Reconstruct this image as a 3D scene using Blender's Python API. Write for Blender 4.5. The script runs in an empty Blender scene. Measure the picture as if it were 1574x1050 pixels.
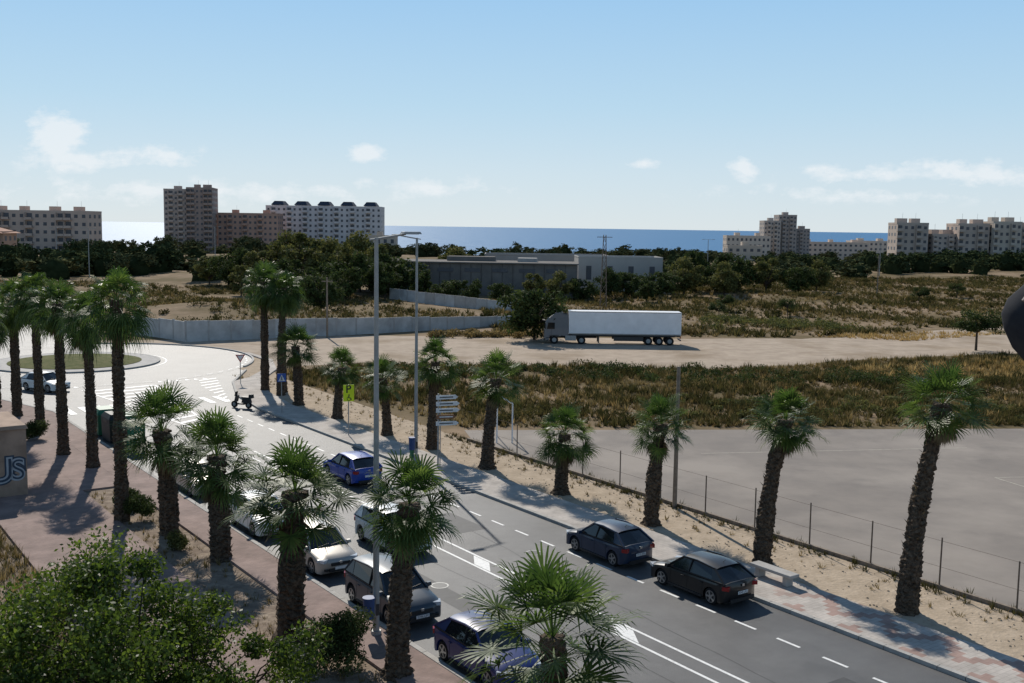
import bpy, math, random
import numpy as np
from mathutils import Vector, Matrix
random.seed(7); rng=np.random.default_rng(7)
TH=math.radians(35.3); CT,ST=math.cos(TH),math.sin(TH)
def S(x,y): return (CT*x-ST*y, ST*x+CT*y)
scene=bpy.context.scene
COL=scene.collection

# ---------------------------------------------------------------- materials
def nt(m):
    m.use_nodes=True; t=m.node_tree; return t,t.nodes,t.links
def pm(name,c1,c2=None,scale=3.0,rough=.75,bump=0.0,bscale=None,spec=.4,metal=0.0,detail=4,lo=.35,hi=.65,coat=0,c3=None,s3=.1,l3=(.45,.6)):
    m=bpy.data.materials.new(name); t,N,L=nt(m); b=N['Principled BSDF']
    b.inputs['Roughness'].default_value=rough; b.inputs['Metallic'].default_value=metal
    b.inputs['Specular IOR Level'].default_value=spec
    if coat: b.inputs['Coat Weight'].default_value=coat; b.inputs['Coat Roughness'].default_value=.05
    tc=N.new('ShaderNodeTexCoord')
    if c2 is None: c2=tuple(v*.82 for v in c1)
    n=N.new('ShaderNodeTexNoise'); n.inputs['Scale'].default_value=scale; n.inputs['Detail'].default_value=detail; n.inputs['Roughness'].default_value=.65
    L.new(tc.outputs['Object'],n.inputs['Vector'])
    r=N.new('ShaderNodeValToRGB'); r.color_ramp.elements[0].position=lo; r.color_ramp.elements[1].position=hi
    r.color_ramp.elements[0].color=(*c1,1); r.color_ramp.elements[1].color=(*c2,1)
    L.new(n.outputs['Fac'],r.inputs['Fac']); out=r.outputs['Color']
    if c3:
        n3=N.new('ShaderNodeTexNoise'); n3.inputs['Scale'].default_value=s3; n3.inputs['Detail'].default_value=6; n3.inputs['Roughness'].default_value=.6
        L.new(tc.outputs['Object'],n3.inputs['Vector'])
        mr=N.new('ShaderNodeMapRange'); mr.inputs[1].default_value=l3[0]; mr.inputs[2].default_value=l3[1]
        L.new(n3.outputs['Fac'],mr.inputs[0])
        mx=N.new('ShaderNodeMix'); mx.data_type='RGBA'; mx.inputs[7].default_value=(*c3,1)
        L.new(mr.outputs[0],mx.inputs[0]); L.new(out,mx.inputs[6]); out=mx.outputs[2]
    L.new(out,b.inputs['Base Color'])
    if bump:
        n2=N.new('ShaderNodeTexNoise'); n2.inputs['Scale'].default_value=bscale or scale*4; n2.inputs['Detail'].default_value=5
        L.new(tc.outputs['Object'],n2.inputs['Vector'])
        bp=N.new('ShaderNodeBump'); bp.inputs['Strength'].default_value=bump; bp.inputs['Distance'].default_value=.05
        L.new(n2.outputs['Fac'],bp.inputs['Height']); L.new(bp.outputs[0],b.inputs['Normal'])
    return m
def leafmat(name,c1,c2,c3,tr=.35,nscale=.8,rough=.5,spec=.3):
    m=bpy.data.materials.new(name); t,N,L=nt(m); b=N['Principled BSDF']; out=N['Material Output']
    b.inputs['Roughness'].default_value=rough; b.inputs['Specular IOR Level'].default_value=spec
    g=N.new('ShaderNodeNewGeometry'); tc=N.new('ShaderNodeTexCoord')
    n=N.new('ShaderNodeTexNoise'); n.inputs['Scale'].default_value=nscale; n.inputs['Detail'].default_value=2
    L.new(tc.outputs['Object'],n.inputs['Vector'])
    a=N.new('ShaderNodeMath'); a.operation='MULTIPLY_ADD'; a.inputs[1].default_value=.45
    L.new(g.outputs['Random Per Island'],a.inputs[0])
    s=N.new('ShaderNodeMath'); s.operation='MULTIPLY_ADD'; s.inputs[1].default_value=1.3; s.inputs[2].default_value=-.38
    L.new(n.outputs['Fac'],s.inputs[0]); L.new(s.outputs[0],a.inputs[2])
    r=N.new('ShaderNodeValToRGB'); e=r.color_ramp.elements
    e[0].position=.15; e[0].color=(*c1,1); e[1].position=.9; e[1].color=(*c3,1); k=e.new(.5); k.color=(*c2,1)
    L.new(a.outputs[0],r.inputs['Fac']); L.new(r.outputs['Color'],b.inputs['Base Color'])
    if tr>0:
        tl=N.new('ShaderNodeBsdfTranslucent'); hs=N.new('ShaderNodeHueSaturation'); hs.inputs['Value'].default_value=1.5; hs.inputs['Saturation'].default_value=1.1
        L.new(r.outputs['Color'],hs.inputs['Color']); L.new(hs.outputs[0],tl.inputs['Color'])
        mx=N.new('ShaderNodeMixShader'); mx.inputs[0].default_value=tr
        L.new(b.outputs[0],mx.inputs[1]); L.new(tl.outputs[0],mx.inputs[2]); L.new(mx.outputs[0],out.inputs[0])
    return m

M={}
M['ground']=pm('ground_dirt',(.29,.21,.14),(.19,.14,.088),scale=.35,rough=.95,bump=.6,bscale=3,spec=.05,c3=(.125,.095,.048),s3=.06,l3=(.40,.58))
M['sand']=pm('sandy_verge',(.46,.37,.275),(.34,.27,.195),scale=1.2,rough=.95,bump=.8,bscale=6,spec=.05,c3=(.35,.28,.205),s3=9,l3=(.5,.7))
M['soil']=pm('planting_soil',(.26,.205,.155),(.17,.13,.10),scale=1.2,rough=.95,bump=.8,bscale=6,spec=.05,c3=(.33,.265,.20),s3=2,l3=(.5,.7))
M['track']=pm('dirt_track_mat',(.43,.35,.27),(.33,.265,.205),scale=.5,rough=.9,bump=.5,bscale=4,spec=.05,c3=(.25,.19,.13),s3=.12,l3=(.5,.7))
M['asph']=pm('asphalt_road',(.074,.073,.074),(.100,.099,.098),scale=.6,rough=.58,bump=.25,bscale=60,spec=.38,c3=(.055,.055,.057),s3=.25,l3=(.5,.68))
M['court']=pm('asphalt_court',(.25,.218,.188),(.20,.176,.155),scale=.25,rough=.88,bump=.25,bscale=40,spec=.15,c3=(.30,.262,.225),s3=.09,l3=(.48,.62))
M['paint']=pm('road_paint',(.74,.73,.70),(.42,.42,.40),scale=9,rough=.6,lo=.48,hi=.8)
M['paintold']=pm('worn_paint',(.46,.42,.33),(.27,.235,.20),scale=3,rough=.7,lo=.35,hi=.7)
M['kerb']=pm('kerb_concrete',(.40,.38,.35),(.31,.295,.27),scale=2,rough=.85,bump=.2)
M['conc']=pm('concrete',(.40,.38,.355),(.31,.295,.275),scale=1.5,rough=.85,bump=.2)
M['wall']=pm('pale_wall',(.50,.495,.48),(.37,.365,.35),scale=.5,rough=.85,c3=(.28,.27,.26),s3=.3,l3=(.5,.7))
M['metal']=pm('galvanised_steel',(.34,.34,.33),(.28,.28,.27),scale=4,rough=.55,metal=.3)
M['darkmetal']=pm('dark_steel',(.06,.06,.06),scale=4,rough=.5,metal=.4)
M['rust']=pm('rusty_steel',(.16,.12,.09),(.09,.07,.055),scale=6,rough=.8)
M['wood']=pm('weathered_wood',(.26,.21,.16),(.17,.13,.10),scale=4,rough=.9)
M['trunk']=pm('palm_trunk_bark',(.045,.032,.023),(.14,.105,.075),scale=9,rough=.95,bump=1,bscale=25,spec=.1)
M['bark']=pm('tree_bark',(.10,.08,.06),(.05,.04,.032),scale=5,rough=.95,bump=.5,bscale=15,spec=.1)
M['palm']=leafmat('palm_leaf',(.030,.058,.014),(.062,.102,.024),(.135,.180,.045),tr=.34,nscale=1.2,rough=.5,spec=.25)
M['dead']=leafmat('dead_palm_leaf',(.07,.05,.03),(.13,.095,.05),(.22,.165,.09),tr=.2,rough=.8)
M['leafA']=leafmat('leaf_dark',(.022,.034,.012),(.046,.063,.02),(.092,.113,.036),tr=.2,nscale=.5,spec=.1,rough=.8)
M['leafB']=leafmat('leaf_olive',(.048,.056,.02),(.10,.106,.036),(.19,.172,.06),tr=.25,nscale=.4,spec=.1,rough=.8)
M['leafD']=leafmat('leaf_distant',(.030,.042,.02),(.058,.072,.031),(.108,.12,.05),tr=0,nscale=.05,spec=.0,rough=1)
M['leafE']=leafmat('leaf_distant_olive',(.05,.056,.028),(.09,.094,.042),(.14,.14,.065),tr=0,nscale=.05,spec=.0,rough=1)
M['leafF']=leafmat('leaf_fresh',(.028,.048,.010),(.062,.094,.018),(.15,.20,.038),tr=.4,nscale=.9,spec=.2)
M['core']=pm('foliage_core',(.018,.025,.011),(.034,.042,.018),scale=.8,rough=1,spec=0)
M['grass']=leafmat('dry_grass',(.08,.06,.027),(.175,.132,.06),(.33,.25,.125),tr=.25,nscale=.09,rough=1,spec=0)
M['straw']=leafmat('golden_straw',(.22,.15,.06),(.36,.25,.11),(.48,.36,.18),tr=.3,nscale=.2,rough=1,spec=0)
M['scrub']=leafmat('scrub_leaf',(.036,.036,.014),(.075,.068,.026),(.13,.11,.045),tr=.2,nscale=.12,rough=1,spec=0)
M['rubber']=pm('tyre_rubber',(.015,.015,.016),scale=6,rough=.85,spec=.2)
M['rim']=pm('alloy_rim',(.40,.41,.42),scale=6,rough=.3,metal=.85)
M['glass']=pm('car_glass',(.010,.013,.016),(.018,.022,.026),scale=1,rough=.04,spec=.5)
M['black']=pm('black_plastic',(.018,.018,.019),scale=5,rough=.6)
M['lampw']=pm('headlight_glass',(.6,.63,.66),(.4,.42,.45),scale=14,rough=.1,spec=.8)
M['lampr']=pm('taillight_red',(.32,.012,.012),(.22,.008,.008),scale=10,rough=.15,spec=.7)
M['plate']=pm('number_plate_white',(.75,.75,.74),scale=3,rough=.4)
M['seam']=pm('door_seam',(.01,.01,.01),scale=3,rough=.8)
M['white']=pm('white_sheet',(.80,.80,.80),(.70,.70,.70),scale=.7,rough=.45)
M['blue']=pm('sign_blue',(.03,.11,.42),scale=3,rough=.4)
M['yel']=pm('sign_yellow_green',(.70,.84,.02),(.66,.80,.02),scale=3,rough=.4)
M['ink']=pm('sign_black',(.02,.02,.02),scale=3,rough=.5)
M['green']=pm('green_container',(.02,.14,.07),(.015,.10,.05),scale=2,rough=.5)
M['red']=pm('sign_red',(.5,.03,.03),scale=3,rough=.4)
M['brown']=pm('sign_brown',(.25,.12,.06),scale=3,rough=.5)
M['bluebin']=pm('bin_blue',(.03,.07,.2),scale=3,rough=.5)
M['islandgrass']=pm('island_grass',(.085,.10,.035),(.15,.14,.065),scale=1.5,rough=.95,bump=.6,bscale=12,spec=.05)
def paintm(n,c,metal=.0,coat=.55): 
    return pm('car_paint_'+n,c,tuple(v*.93 for v in c),scale=2,rough=.42,metal=metal,coat=coat,spec=.3)
def brickm(name,c1,c2,mortar,scale,zig=False):
    m=bpy.data.materials.new(name); t,N,L=nt(m); b=N['Principled BSDF']; b.inputs['Roughness'].default_value=.85; b.inputs['Specular IOR Level'].default_value=.15
    tc=N.new('ShaderNodeTexCoord'); br=N.new('ShaderNodeTexBrick'); br.inputs['Scale'].default_value=scale
    br.inputs['Color1'].default_value=(*c1,1); br.inputs['Color2'].default_value=(*c2,1); br.inputs['Mortar'].default_value=(*mortar,1)
    br.inputs['Mortar Size'].default_value=.012
    L.new(tc.outputs['Object'],br.inputs['Vector']); out=br.outputs['Color']
    n=N.new('ShaderNodeTexNoise'); n.inputs['Scale'].default_value=.7; n.inputs['Detail'].default_value=7; n.inputs['Roughness'].default_value=.65
    L.new(tc.outputs['Object'],n.inputs['Vector'])
    if zig:
        sp=N.new('ShaderNodeSeparateXYZ'); L.new(tc.outputs['Object'],sp.inputs[0])
        def mth(op,a,b2=None,c=None):
            k=N.new('ShaderNodeMath'); k.operation=op
            for i,v in enumerate((a,b2,c)):
                if v is None: continue
                if isinstance(v,(int,float)): k.inputs[i].default_value=v
                else: L.new(v,k.inputs[i])
            return k.outputs[0]
        fx=mth('FLOOR',mth('MULTIPLY',sp.outputs[0],3.2)); fy=mth('FLOOR',mth('MULTIPLY',sp.outputs[1],3.2))
        pz=mth('PINGPONG',fy,4.0)
        w=mth('MODULO',mth('ADD',mth('ADD',fx,pz),40),6.0)
        msk=mth('LESS_THAN',w,1.5)
        near=N.new('ShaderNodeMapRange'); near.inputs[1].default_value=29; near.inputs[2].default_value=25; L.new(sp.outputs[1],near.inputs[0])
        msk=mth('MULTIPLY',mth('MULTIPLY',msk,.65),near.outputs[0])
        mx=N.new('ShaderNodeMix'); mx.data_type='RGBA'; mx.inputs[7].default_value=(.30,.16,.125,1); L.new(msk,mx.inputs[0]); L.new(out,mx.inputs[6]); out=mx.outputs[2]
    mr=N.new('ShaderNodeMapRange'); mr.inputs[1].default_value=.3; mr.inputs[2].default_value=.7; mr.inputs[3].default_value=.66; mr.inputs[4].default_value=1.15
    L.new(n.outputs['Fac'],mr.inputs[0])
    mm=N.new('ShaderNodeVectorMath'); mm.operation='SCALE'; L.new(out,mm.inputs[0]); L.new(mr.outputs[0],mm.inputs['Scale'])
    L.new(mm.outputs[0],b.inputs['Base Color']); return m
M['brick']=brickm('red_brick_paving',(.29,.21,.182),(.25,.178,.155),(.21,.172,.15),2.2)
M['pave']=brickm('pale_tile_paving',(.49,.44,.39),(.44,.395,.35),(.34,.305,.27),1.3,zig=True)
ms=bpy.data.materials.new('sea_water'); t,N,L=nt(ms); b=N['Principled BSDF']
b.inputs['Base Color'].default_value=(.025,.135,.29,1); b.inputs['Roughness'].default_value=.42; b.inputs['IOR'].default_value=1.33; b.inputs['Specular IOR Level'].default_value=.2
tc=N.new('ShaderNodeTexCoord'); n=N.new('ShaderNodeTexNoise'); n.inputs['Scale'].default_value=.02; n.inputs['Detail'].default_value=8
L.new(tc.outputs['Object'],n.inputs['Vector']); bp=N.new('ShaderNodeBump'); bp.inputs['Strength'].default_value=.6; bp.inputs['Distance'].default_value=5
L.new(n.outputs['Fac'],bp.inputs['Height']); L.new(bp.outputs[0],b.inputs['Normal']); M['sea']=ms

# ---------------------------------------------------------------- mesh helpers
def obj(name,me,parent=None,loc=(0,0,0),rot=0,mats=(),scale=None):
    o=bpy.data.objects.new(name,me); COL.objects.link(o)
    if me is not None and mats and len(me.materials)==0:
        for m in mats: me.materials.append(m)
    o.location=loc; o.rotation_euler=(0,0,rot)
    if scale: o.scale=scale
    if parent: o.parent=parent
    return o
def empty(name,loc,rot=0):
    o=bpy.data.objects.new(name,None); COL.objects.link(o); o.empty_display_size=.3; o.location=loc; o.rotation_euler=(0,0,rot); return o
def mesh_np(name,V,F,mi=None,smooth=False):
    V=np.asarray(V,dtype=np.float32); F=np.asarray(F,dtype=np.int32); n,k=F.shape
    me=bpy.data.meshes.new(name); me.vertices.add(len(V)); me.vertices.foreach_set('co',V.ravel())
    me.loops.add(n*k); me.loops.foreach_set('vertex_index',F.ravel())
    me.polygons.add(n); me.polygons.foreach_set('loop_start',np.arange(0,n*k,k,dtype=np.int32))
    if mi is not None: me.polygons.foreach_set('material_index',np.asarray(mi,dtype=np.int32))
    me.update(calc_edges=True); 
    return me
class MB:
    def __init__(s): s.v=[];s.f=[];s.m=[];s.mats=[]
    def mi(s,m):
        if m not in s.mats: s.mats.append(m)
        return s.mats.index(m)
    def add(s,vs,fs,m):
        o=len(s.v); s.v+= [tuple(x) for x in vs]; k=s.mi(m)
        for f in fs: s.f.append(tuple(i+o for i in f)); s.m.append(k)
    def box(s,c,d,m,rz=0,taper=1.0,ry=0):
        x,y,z=d[0]/2,d[1]/2,d[2]/2; vs=[]
        for (a,b2,e) in ((-1,-1,-1),(1,-1,-1),(1,1,-1),(-1,1,-1),(-1,-1,1),(1,-1,1),(1,1,1),(-1,1,1)):
            k=taper if e>0 else 1; p=Vector((a*x*k,b2*y*k,e*z))
            if ry: p=Matrix.Rotation(ry,3,'Y')@p
            if rz: p=Matrix.Rotation(rz,3,'Z')@p
            vs.append(p+Vector(c))
        s.add(vs,[(0,3,2,1),(4,5,6,7),(0,1,5,4),(1,2,6,5),(2,3,7,6),(3,0,4,7)],m)
    def beam(s,p,q,w,h,m):
        p=Vector(p);q=Vector(q);d=(q-p).normalized(); u=Vector((0,0,1)) if abs(d.z)<.9 else Vector((1,0,0))
        a=d.cross(u).normalized()*w/2; b2=a.cross(d).normalized()*h/2
        vs=[p-a-b2,p+a-b2,p+a+b2,p-a+b2,q-a-b2,q+a-b2,q+a+b2,q-a+b2]
        s.add(vs,[(0,3,2,1),(4,5,6,7),(0,1,5,4),(1,2,6,5),(2,3,7,6),(3,0,4,7)],m)
    def cyl(s,p,q,r1,r2,m,n=12,cap=True):
        p=Vector(p);q=Vector(q);d=(q-p).normalized(); u=Vector((0,0,1)) if abs(d.z)<.9 else Vector((1,0,0))
        a=d.cross(u).normalized(); b2=a.cross(d).normalized(); vs=[]
        for c,r in ((p,r1),(q,r2)):
            for i in range(n):
                t=2*math.pi*i/n; vs.append(c+a*math.cos(t)*r+b2*math.sin(t)*r)
        fs=[(i,(i+1)%n,n+(i+1)%n,n+i) for i in range(n)]
        if cap: fs+=[tuple(range(n-1,-1,-1)),tuple(range(n,2*n))]
        s.add(vs,fs,m)
    def poly(s,pts,m): s.add(pts,[tuple(range(len(pts)))],m)
    def sheet(s,pts,z,m): s.poly([(p[0],p[1],z) for p in pts],m)
    def rect(s,x0,y0,x1,y1,z,m): s.sheet([(x0,y0),(x1,y0),(x1,y1),(x0,y1)],z,m)
    def prism(s,pts,z0,z1,m):
        n=len(pts); vs=[(p[0],p[1],z0) for p in pts]+[(p[0],p[1],z1) for p in pts]
        s.add(vs,[(i,(i+1)%n,n+(i+1)%n,n+i) for i in range(n)]+[tuple(range(n,2*n))],m)
    def build(s,name,parent=None,loc=(0,0,0),rot=0,smooth=None,bevel=0):
        me=bpy.data.meshes.new(name); me.from_pydata(s.v,[],s.f); me.polygons.foreach_set('material_index',s.m)
        for m in s.mats: me.materials.append(m)
        if smooth: me.polygons.foreach_set('use_smooth',[True]*len(me.polygons)); me.set_sharp_from_angle(angle=math.radians(smooth))
        me.update(); o=obj(name,me,parent,loc,rot)
        if bevel:
            bv=o.modifiers.new('bevel','BEVEL'); bv.width=bevel; bv.segments=2; bv.limit_method='ANGLE'
        return o
def hz(x,y):
    h=0.0
    if y>140:
        k=min(1,(y-140)/40)
        h+=k*(.5*math.sin(x*.07+1)*math.sin(y*.05)+.3*math.sin(x*.19+y*.13))
        h+=1.8*math.exp(-((x+48)**2/160+(y-168)**2/90))+1.5*math.exp(-((x+30)**2/120+(y-160)**2/80)*1.0)*k
    if y>450: h-= 24*min(1,(y-450)/850)**1.2
    return h
# ---------------------------------------------------------------- terrain, sea
xs=np.concatenate([[-4000,-2000,-1200,-800,-500,-350],np.arange(-260,261,6),[350,500,800,1200,2000,4000]])
ys=np.concatenate([[-200,-60,0,40,80,120,138],np.arange(142,320,5),[330,345,360,380,400,425,450,500,560,640,720,800,900,1000,1100,1200,1350,1500]])
V=[(x,y,hz(x,y)) for y in ys for x in xs]; nx=len(xs)
F=[(j*nx+i,j*nx+i+1,(j+1)*nx+i+1,(j+1)*nx+i) for j in range(len(ys)-1) for i in range(nx-1)]
me=mesh_np('ground',V,F); me.polygons.foreach_set('use_smooth',[True]*len(F)); obj('ground',me,mats=[M['ground']])
mb=MB(); mb.sheet([(-60000,1150),(60000,1150),(60000,90000),(-60000,90000)],-16.5,M['sea']); mb.build('sea')

# ---------------------------------------------------------------- street (street frame, rotated TH)
RC=(25.3,110.5)
mb=MB(); mb.sheet([(17.3,-40),(30.4,-40),(30.4,76),(31.3,83),(33.6,90),(37.5,97),(37.5,104),(13,104),(13,97),(15,90),(17.3,82)],.012,M['asph'])
mb.sheet([(RC[0]+17*math.cos(a*math.pi/36),RC[1]+17*math.sin(a*math.pi/36)) for a in range(72)],.018,M['asph'])
mb.rect(-120,105,10,116,.024,M['asph']); mb.rect(20,124,31,330,.024,M['asph'])
mb.build('road',rot=TH)
mb=MB(); mb.sheet([S(37.7,-25),S(37.7,57.5),(-3.2,72.6),(20,74.6),(60,78.5),(120,84),(120,0)],.012,M['court']); mb.build('sports_court')
tp=[(-26,102),(-15,108),(5,108.5),(20,107.5),(30,111),(38,117),(60,125),(95,136),(200,150),(200,176),(95,170),(75,162),(60,153),(48,143),(38,139),(21,137),(0,135),(-20,135),(-30,131),(-44,126),(-60,122)]
P2=[]
for i in range(len(tp)):
    a,b2=tp[i],tp[(i+1)%len(tp)]
    for k in range(6):
        f=k/6; P2.append((a[0]+(b2[0]-a[0])*f+random.uniform(-.7,.7),a[1]+(b2[1]-a[1])*f+random.uniform(-.7,.7)))
mb=MB(); mb.sheet(P2,.006,M['track']); mb.build('dirt_track')
mb=MB(); mb.sheet([(33.2,-40),(37.68,-40),(37.68,58),(38.6,90),(40,97),(43,104),(42.5,110),(38,100),(35.5,92),(33.2,80)],.009,M['sand']); mb.build('sand_verge',rot=TH)
mb=MB(); mb.prism([(30.6,-40),(33.2,-40),(33.2,76),(34.2,83),(36.4,90),(40.3,96),(42.8,103),(43,110),(42.5,110),(42.1,103),(39.6,97),(36,92),(33.7,90.2),(31.5,83),(30.6,76)],0,.13,M['pave']); mb.build('pavement',rot=TH)
mb=MB(); mb.prism([(8.5,-40),(13.2,-40),(13.2,88),(8.5,88)],0,.12,M['brick']); mb.prism([(15.4,-40),(17.1,-40),(17.1,82),(14.8,90),(13.2,94),(13.2,88),(15.4,80)],0,.13,M['brick'])
mb.prism([(13.2,57),(15.4,57),(15.4,80),(13.2,88)],0,.124,M['brick'])
mb.build('pavement',rot=TH)
mb=MB(); mb.rect(13.2,-40,15.4,57,.03,M['soil']); mb.rect(-20,-40,8.5,60,.01,M['soil']); mb.build('planting_strip',rot=TH)
mb=MB()
y=-40
while y<76:
    mb.box((30.5,y+.49,.075),(.2,.975,.15),M['kerb'])
    mb.box((17.2,y+.49,.075),(.2,.975,.15),M['kerb']); y+=1
for a,b2 in (((30.5,76),(31.4,83)),((31.4,83),(33.7,90)),((33.7,90),(37.6,97)),((17.2,76),(17.2,82)),((17.2,82),(14.9,90)),((14.9,90),(13,97))):
    mb.beam((*a,.075),(*b2,.075),.2,.15,M['kerb'])
for i in range(-40,70,4):
    a1,a2=math.radians(i),math.radians(i+4)
    mb.beam((RC[0]+17.1*math.cos(a1),RC[1]+17.1*math.sin(a1),.075),(RC[0]+17.1*math.cos(a2),RC[1]+17.1*math.sin(a2),.075),.22,.15,M['kerb'])
mb.build('kerb',rot=TH)
mb=MB()
def ring(r0,r1,z0,z1,m,n=48):
    for i in range(n):
        a1,a2=2*math.pi*i/n,2*math.pi*(i+1)/n
        c=[(RC[0]+r*math.cos(a),RC[1]+r*math.sin(a)) for r,a in ((r0,a1),(r1,a1),(r1,a2),(r0,a2))]
        mb.prism(c,z0,z1,m)
ring(7.7,8.0,.0,.17,M['kerb']); ring(6.2,7.7,0,.16,M['conc'])
for k in range(4):
    r0,r1=6.2-1.55*k,6.2-1.55*(k+1)
    for i in range(32):
        a1,a2=2*math.pi*i/32,2*math.pi*(i+1)/32
        mb.poly([(RC[0]+r*math.cos(a),RC[1]+r*math.sin(a),z) for r,a,z in ((r0,a1,.2+.12*k),(r0,a2,.2+.12*k),(r1,a2,.2+.12*(k+1)),(r1,a1,.2+.12*(k+1)))],M['islandgrass'])
mb.build('roundabout_island',rot=TH,smooth=40)
# markings
mb=MB(); Z=.019
y=-30
while y<74:
    mb.rect(28.08,y,28.2,y+1.0,Z,M['paint']); y+=1.95
mb.rect(24.45,-30,24.57,62,Z,M['paint']); mb.rect(23.65,-30,23.77,40,Z,M['paint'])
for y in np.arange(-28,38,9.0):
    mb.sheet([(23.8,y-.1),(24.42,y+.9),(24.42,y+2.1),(23.8,y+1.1)],Z,M['paint'])
y=41
while y<70: mb.rect(23.65,y,23.77,y+1.4,Z,M['paint']); y+=3
y=-30
while y<78: mb.rect(19.5,y,19.6,y+1.0,Z,M['paint']); y+=1.95
Z2=.026
def hw(y): return max(0,(y-66)/26*3.0)
for s_ in (-1,1):
    for k in range(13):
        y0,y1=66+k*2,68+k*2
        mb.sheet([(24.5+s_*hw(y0)-.08,y0),(24.5+s_*hw(y0)+.08,y0),(24.5+s_*hw(y1)+.08,y1),(24.5+s_*hw(y1)-.08,y1)],Z2,M['paint'])
for y in np.arange(70,92,1.6):
    w=hw(y); mb.sheet([(24.5-w,y),(24.5+w,y+.9),(24.5+w,y+1.4),(24.5-w,y+.5)],Z2+.002,M['paint'])
for y in np.arange(79,94,1.5):
    w=min(2.2,(y-77)*.18); x1=30.3+max(0,(y-80)*.28); mb.sheet([(x1-w,y),(x1-.3,y+.8),(x1-.3,y+1.2),(x1-w,y+.4)],Z2,M['paint'])
for i in range(11):
    x=18+i*1.15
    if 21.9<x<27.3: continue
    mb.rect(x,80.5,x+.5,83.6,Z2+.004,M['paint'])
for (x0,x1,yy) in ((18.0,21.5,93.6),(28.2,33,93.4)):
    k=x0
    while k<x1: mb.sheet([(k,yy),(k+.5,yy),(k+.25,yy+.8)],Z2,M['paint']); k+=.8
for r in (8.5,16.4):
    for i in range(60):
        a1,a2=2*math.pi*i/60,2*math.pi*(i+(1 if r<10 else .55))/60
        mb.sheet([(RC[0]+rr*math.cos(a),RC[1]+rr*math.sin(a)) for rr,a in ((r,a1),(r+.14,a1),(r+.14,a2),(r,a2))],.03,M['paint'])
mb.build('road_markings',rot=TH)
tar=pm('tar_patch',(.04,.041,.043),(.055,.055,.057),scale=3,rough=.7); mb=MB()
for (x0,y0,x1,y1) in ((25.6,40.2,27.2,43.5),(20.4,29,21.3,36.5),(26.2,18,27.4,20.3),(21,52,23,54)): mb.rect(x0,y0,x1,y1,.0155,tar)
for (x0,y0,dx,dy,n) in ((25.2,14,.05,1.0,46),(22.6,20,-.03,1,40)):
    px=x0
    for k in range(n):
        nx_=px+dx+random.uniform(-.12,.12); mb.sheet([(px-.02,y0+k*dy),(px+.02,y0+k*dy),(nx_+.02,y0+(k+1)*dy),(nx_-.02,y0+(k+1)*dy)],.0157,tar); px=nx_
mb.build('asphalt_repairs',rot=TH)
mb=MB()
for (x,y) in ((21.2,34.6),(26.8,36.0),(22.5,58)):
    pts=[(x+.36*math.cos(i*math.pi/12),y+.36*math.sin(i*math.pi/12)) for i in range(24)]
    mb.sheet(pts,.02,M['metal']); pts=[(x+.30*math.cos(i*math.pi/12),y+.30*math.sin(i*math.pi/12)) for i in range(24)]; mb.sheet(pts,.0225,M['darkmetal'])
mb.build('manhole_covers',rot=TH)
mb=MB()
for a,b2 in (((28,60.5),(70,66)),((28,60.5),(34,42)),((34,58),(60,61)),((12,66),(30,69)),((40,50),(70,54)),((45,47),(42,60))):
    d=Vector((b2[0]-a[0],b2[1]-a[1])).normalized(); n_=Vector((-d.y,d.x))*.05
    mb.sheet([(a[0]-n_.x,a[1]-n_.y),(b2[0]-n_.x,b2[1]-n_.y),(b2[0]+n_.x,b2[1]+n_.y),(a[0]+n_.x,a[1]+n_.y)],.018,M['paintold'])
mb.build('court_markings')
mb=MB(); random.seed(3)
y=14.0
while y<58:
    lean=random.uniform(-.05,.05)
    mb.cyl((37.6,y,0),(37.6+lean,y+lean,2.05+random.uniform(-.08,.08)),.035,.03,M['rust'],8); y+=3.2
for z in (.15,.9,1.95): mb.cyl((37.6,14,z),(37.6,58,z),.007,.007,M['rust'],4)
mb.box((37.6,20,.09),(.14,76,.18),M['wood'])
mb.build('wire_fence',rot=TH)
mb=MB(); mb.cyl((0,0,0),(0,0,7.2),.12,.09,M['wood'],10); mb.build('wooden_pole',loc=(*S(37.35,38.3),0),smooth=40)
for px,pz,h in ((-23,132,7.5),(52.5,250,9),(82,240,9)):
    mb=MB(); mb.cyl((0,0,0),(0,0,h),.14,.1,M['wood'],8); mb.beam((-.7,0,h-.5),(.7,0,h-.5),.1,.1,M['wood']); mb.build('wooden_pole',loc=(px,pz,hz(px,pz)))
mb=MB(); hh=12.5
for k in range(9):
    z0,z1=k*hh/9,(k+1)*hh/9; w0=.55-.35*k/9; w1=.55-.35*(k+1)/9
    cs=[(-1,-1),(1,-1),(1,1),(-1,1)]
    for i in range(4):
        a=cs[i];b2=cs[(i+1)%4]
        mb.beam((a[0]*w0,a[1]*w0,z0),(a[0]*w1,a[1]*w1,z1),.09,.09,M['rust']); mb.beam((a[0]*w0,a[1]*w0,z0),(b2[0]*w1,b2[1]*w1,z1),.06,.06,M['rust'])
mb.beam((-1.3,0,hh-.4),(1.3,0,hh-.4),.1,.1,M['rust']); mb.build('electricity_pylon',loc=(15.5,182,hz(15.5,182)))

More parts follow.
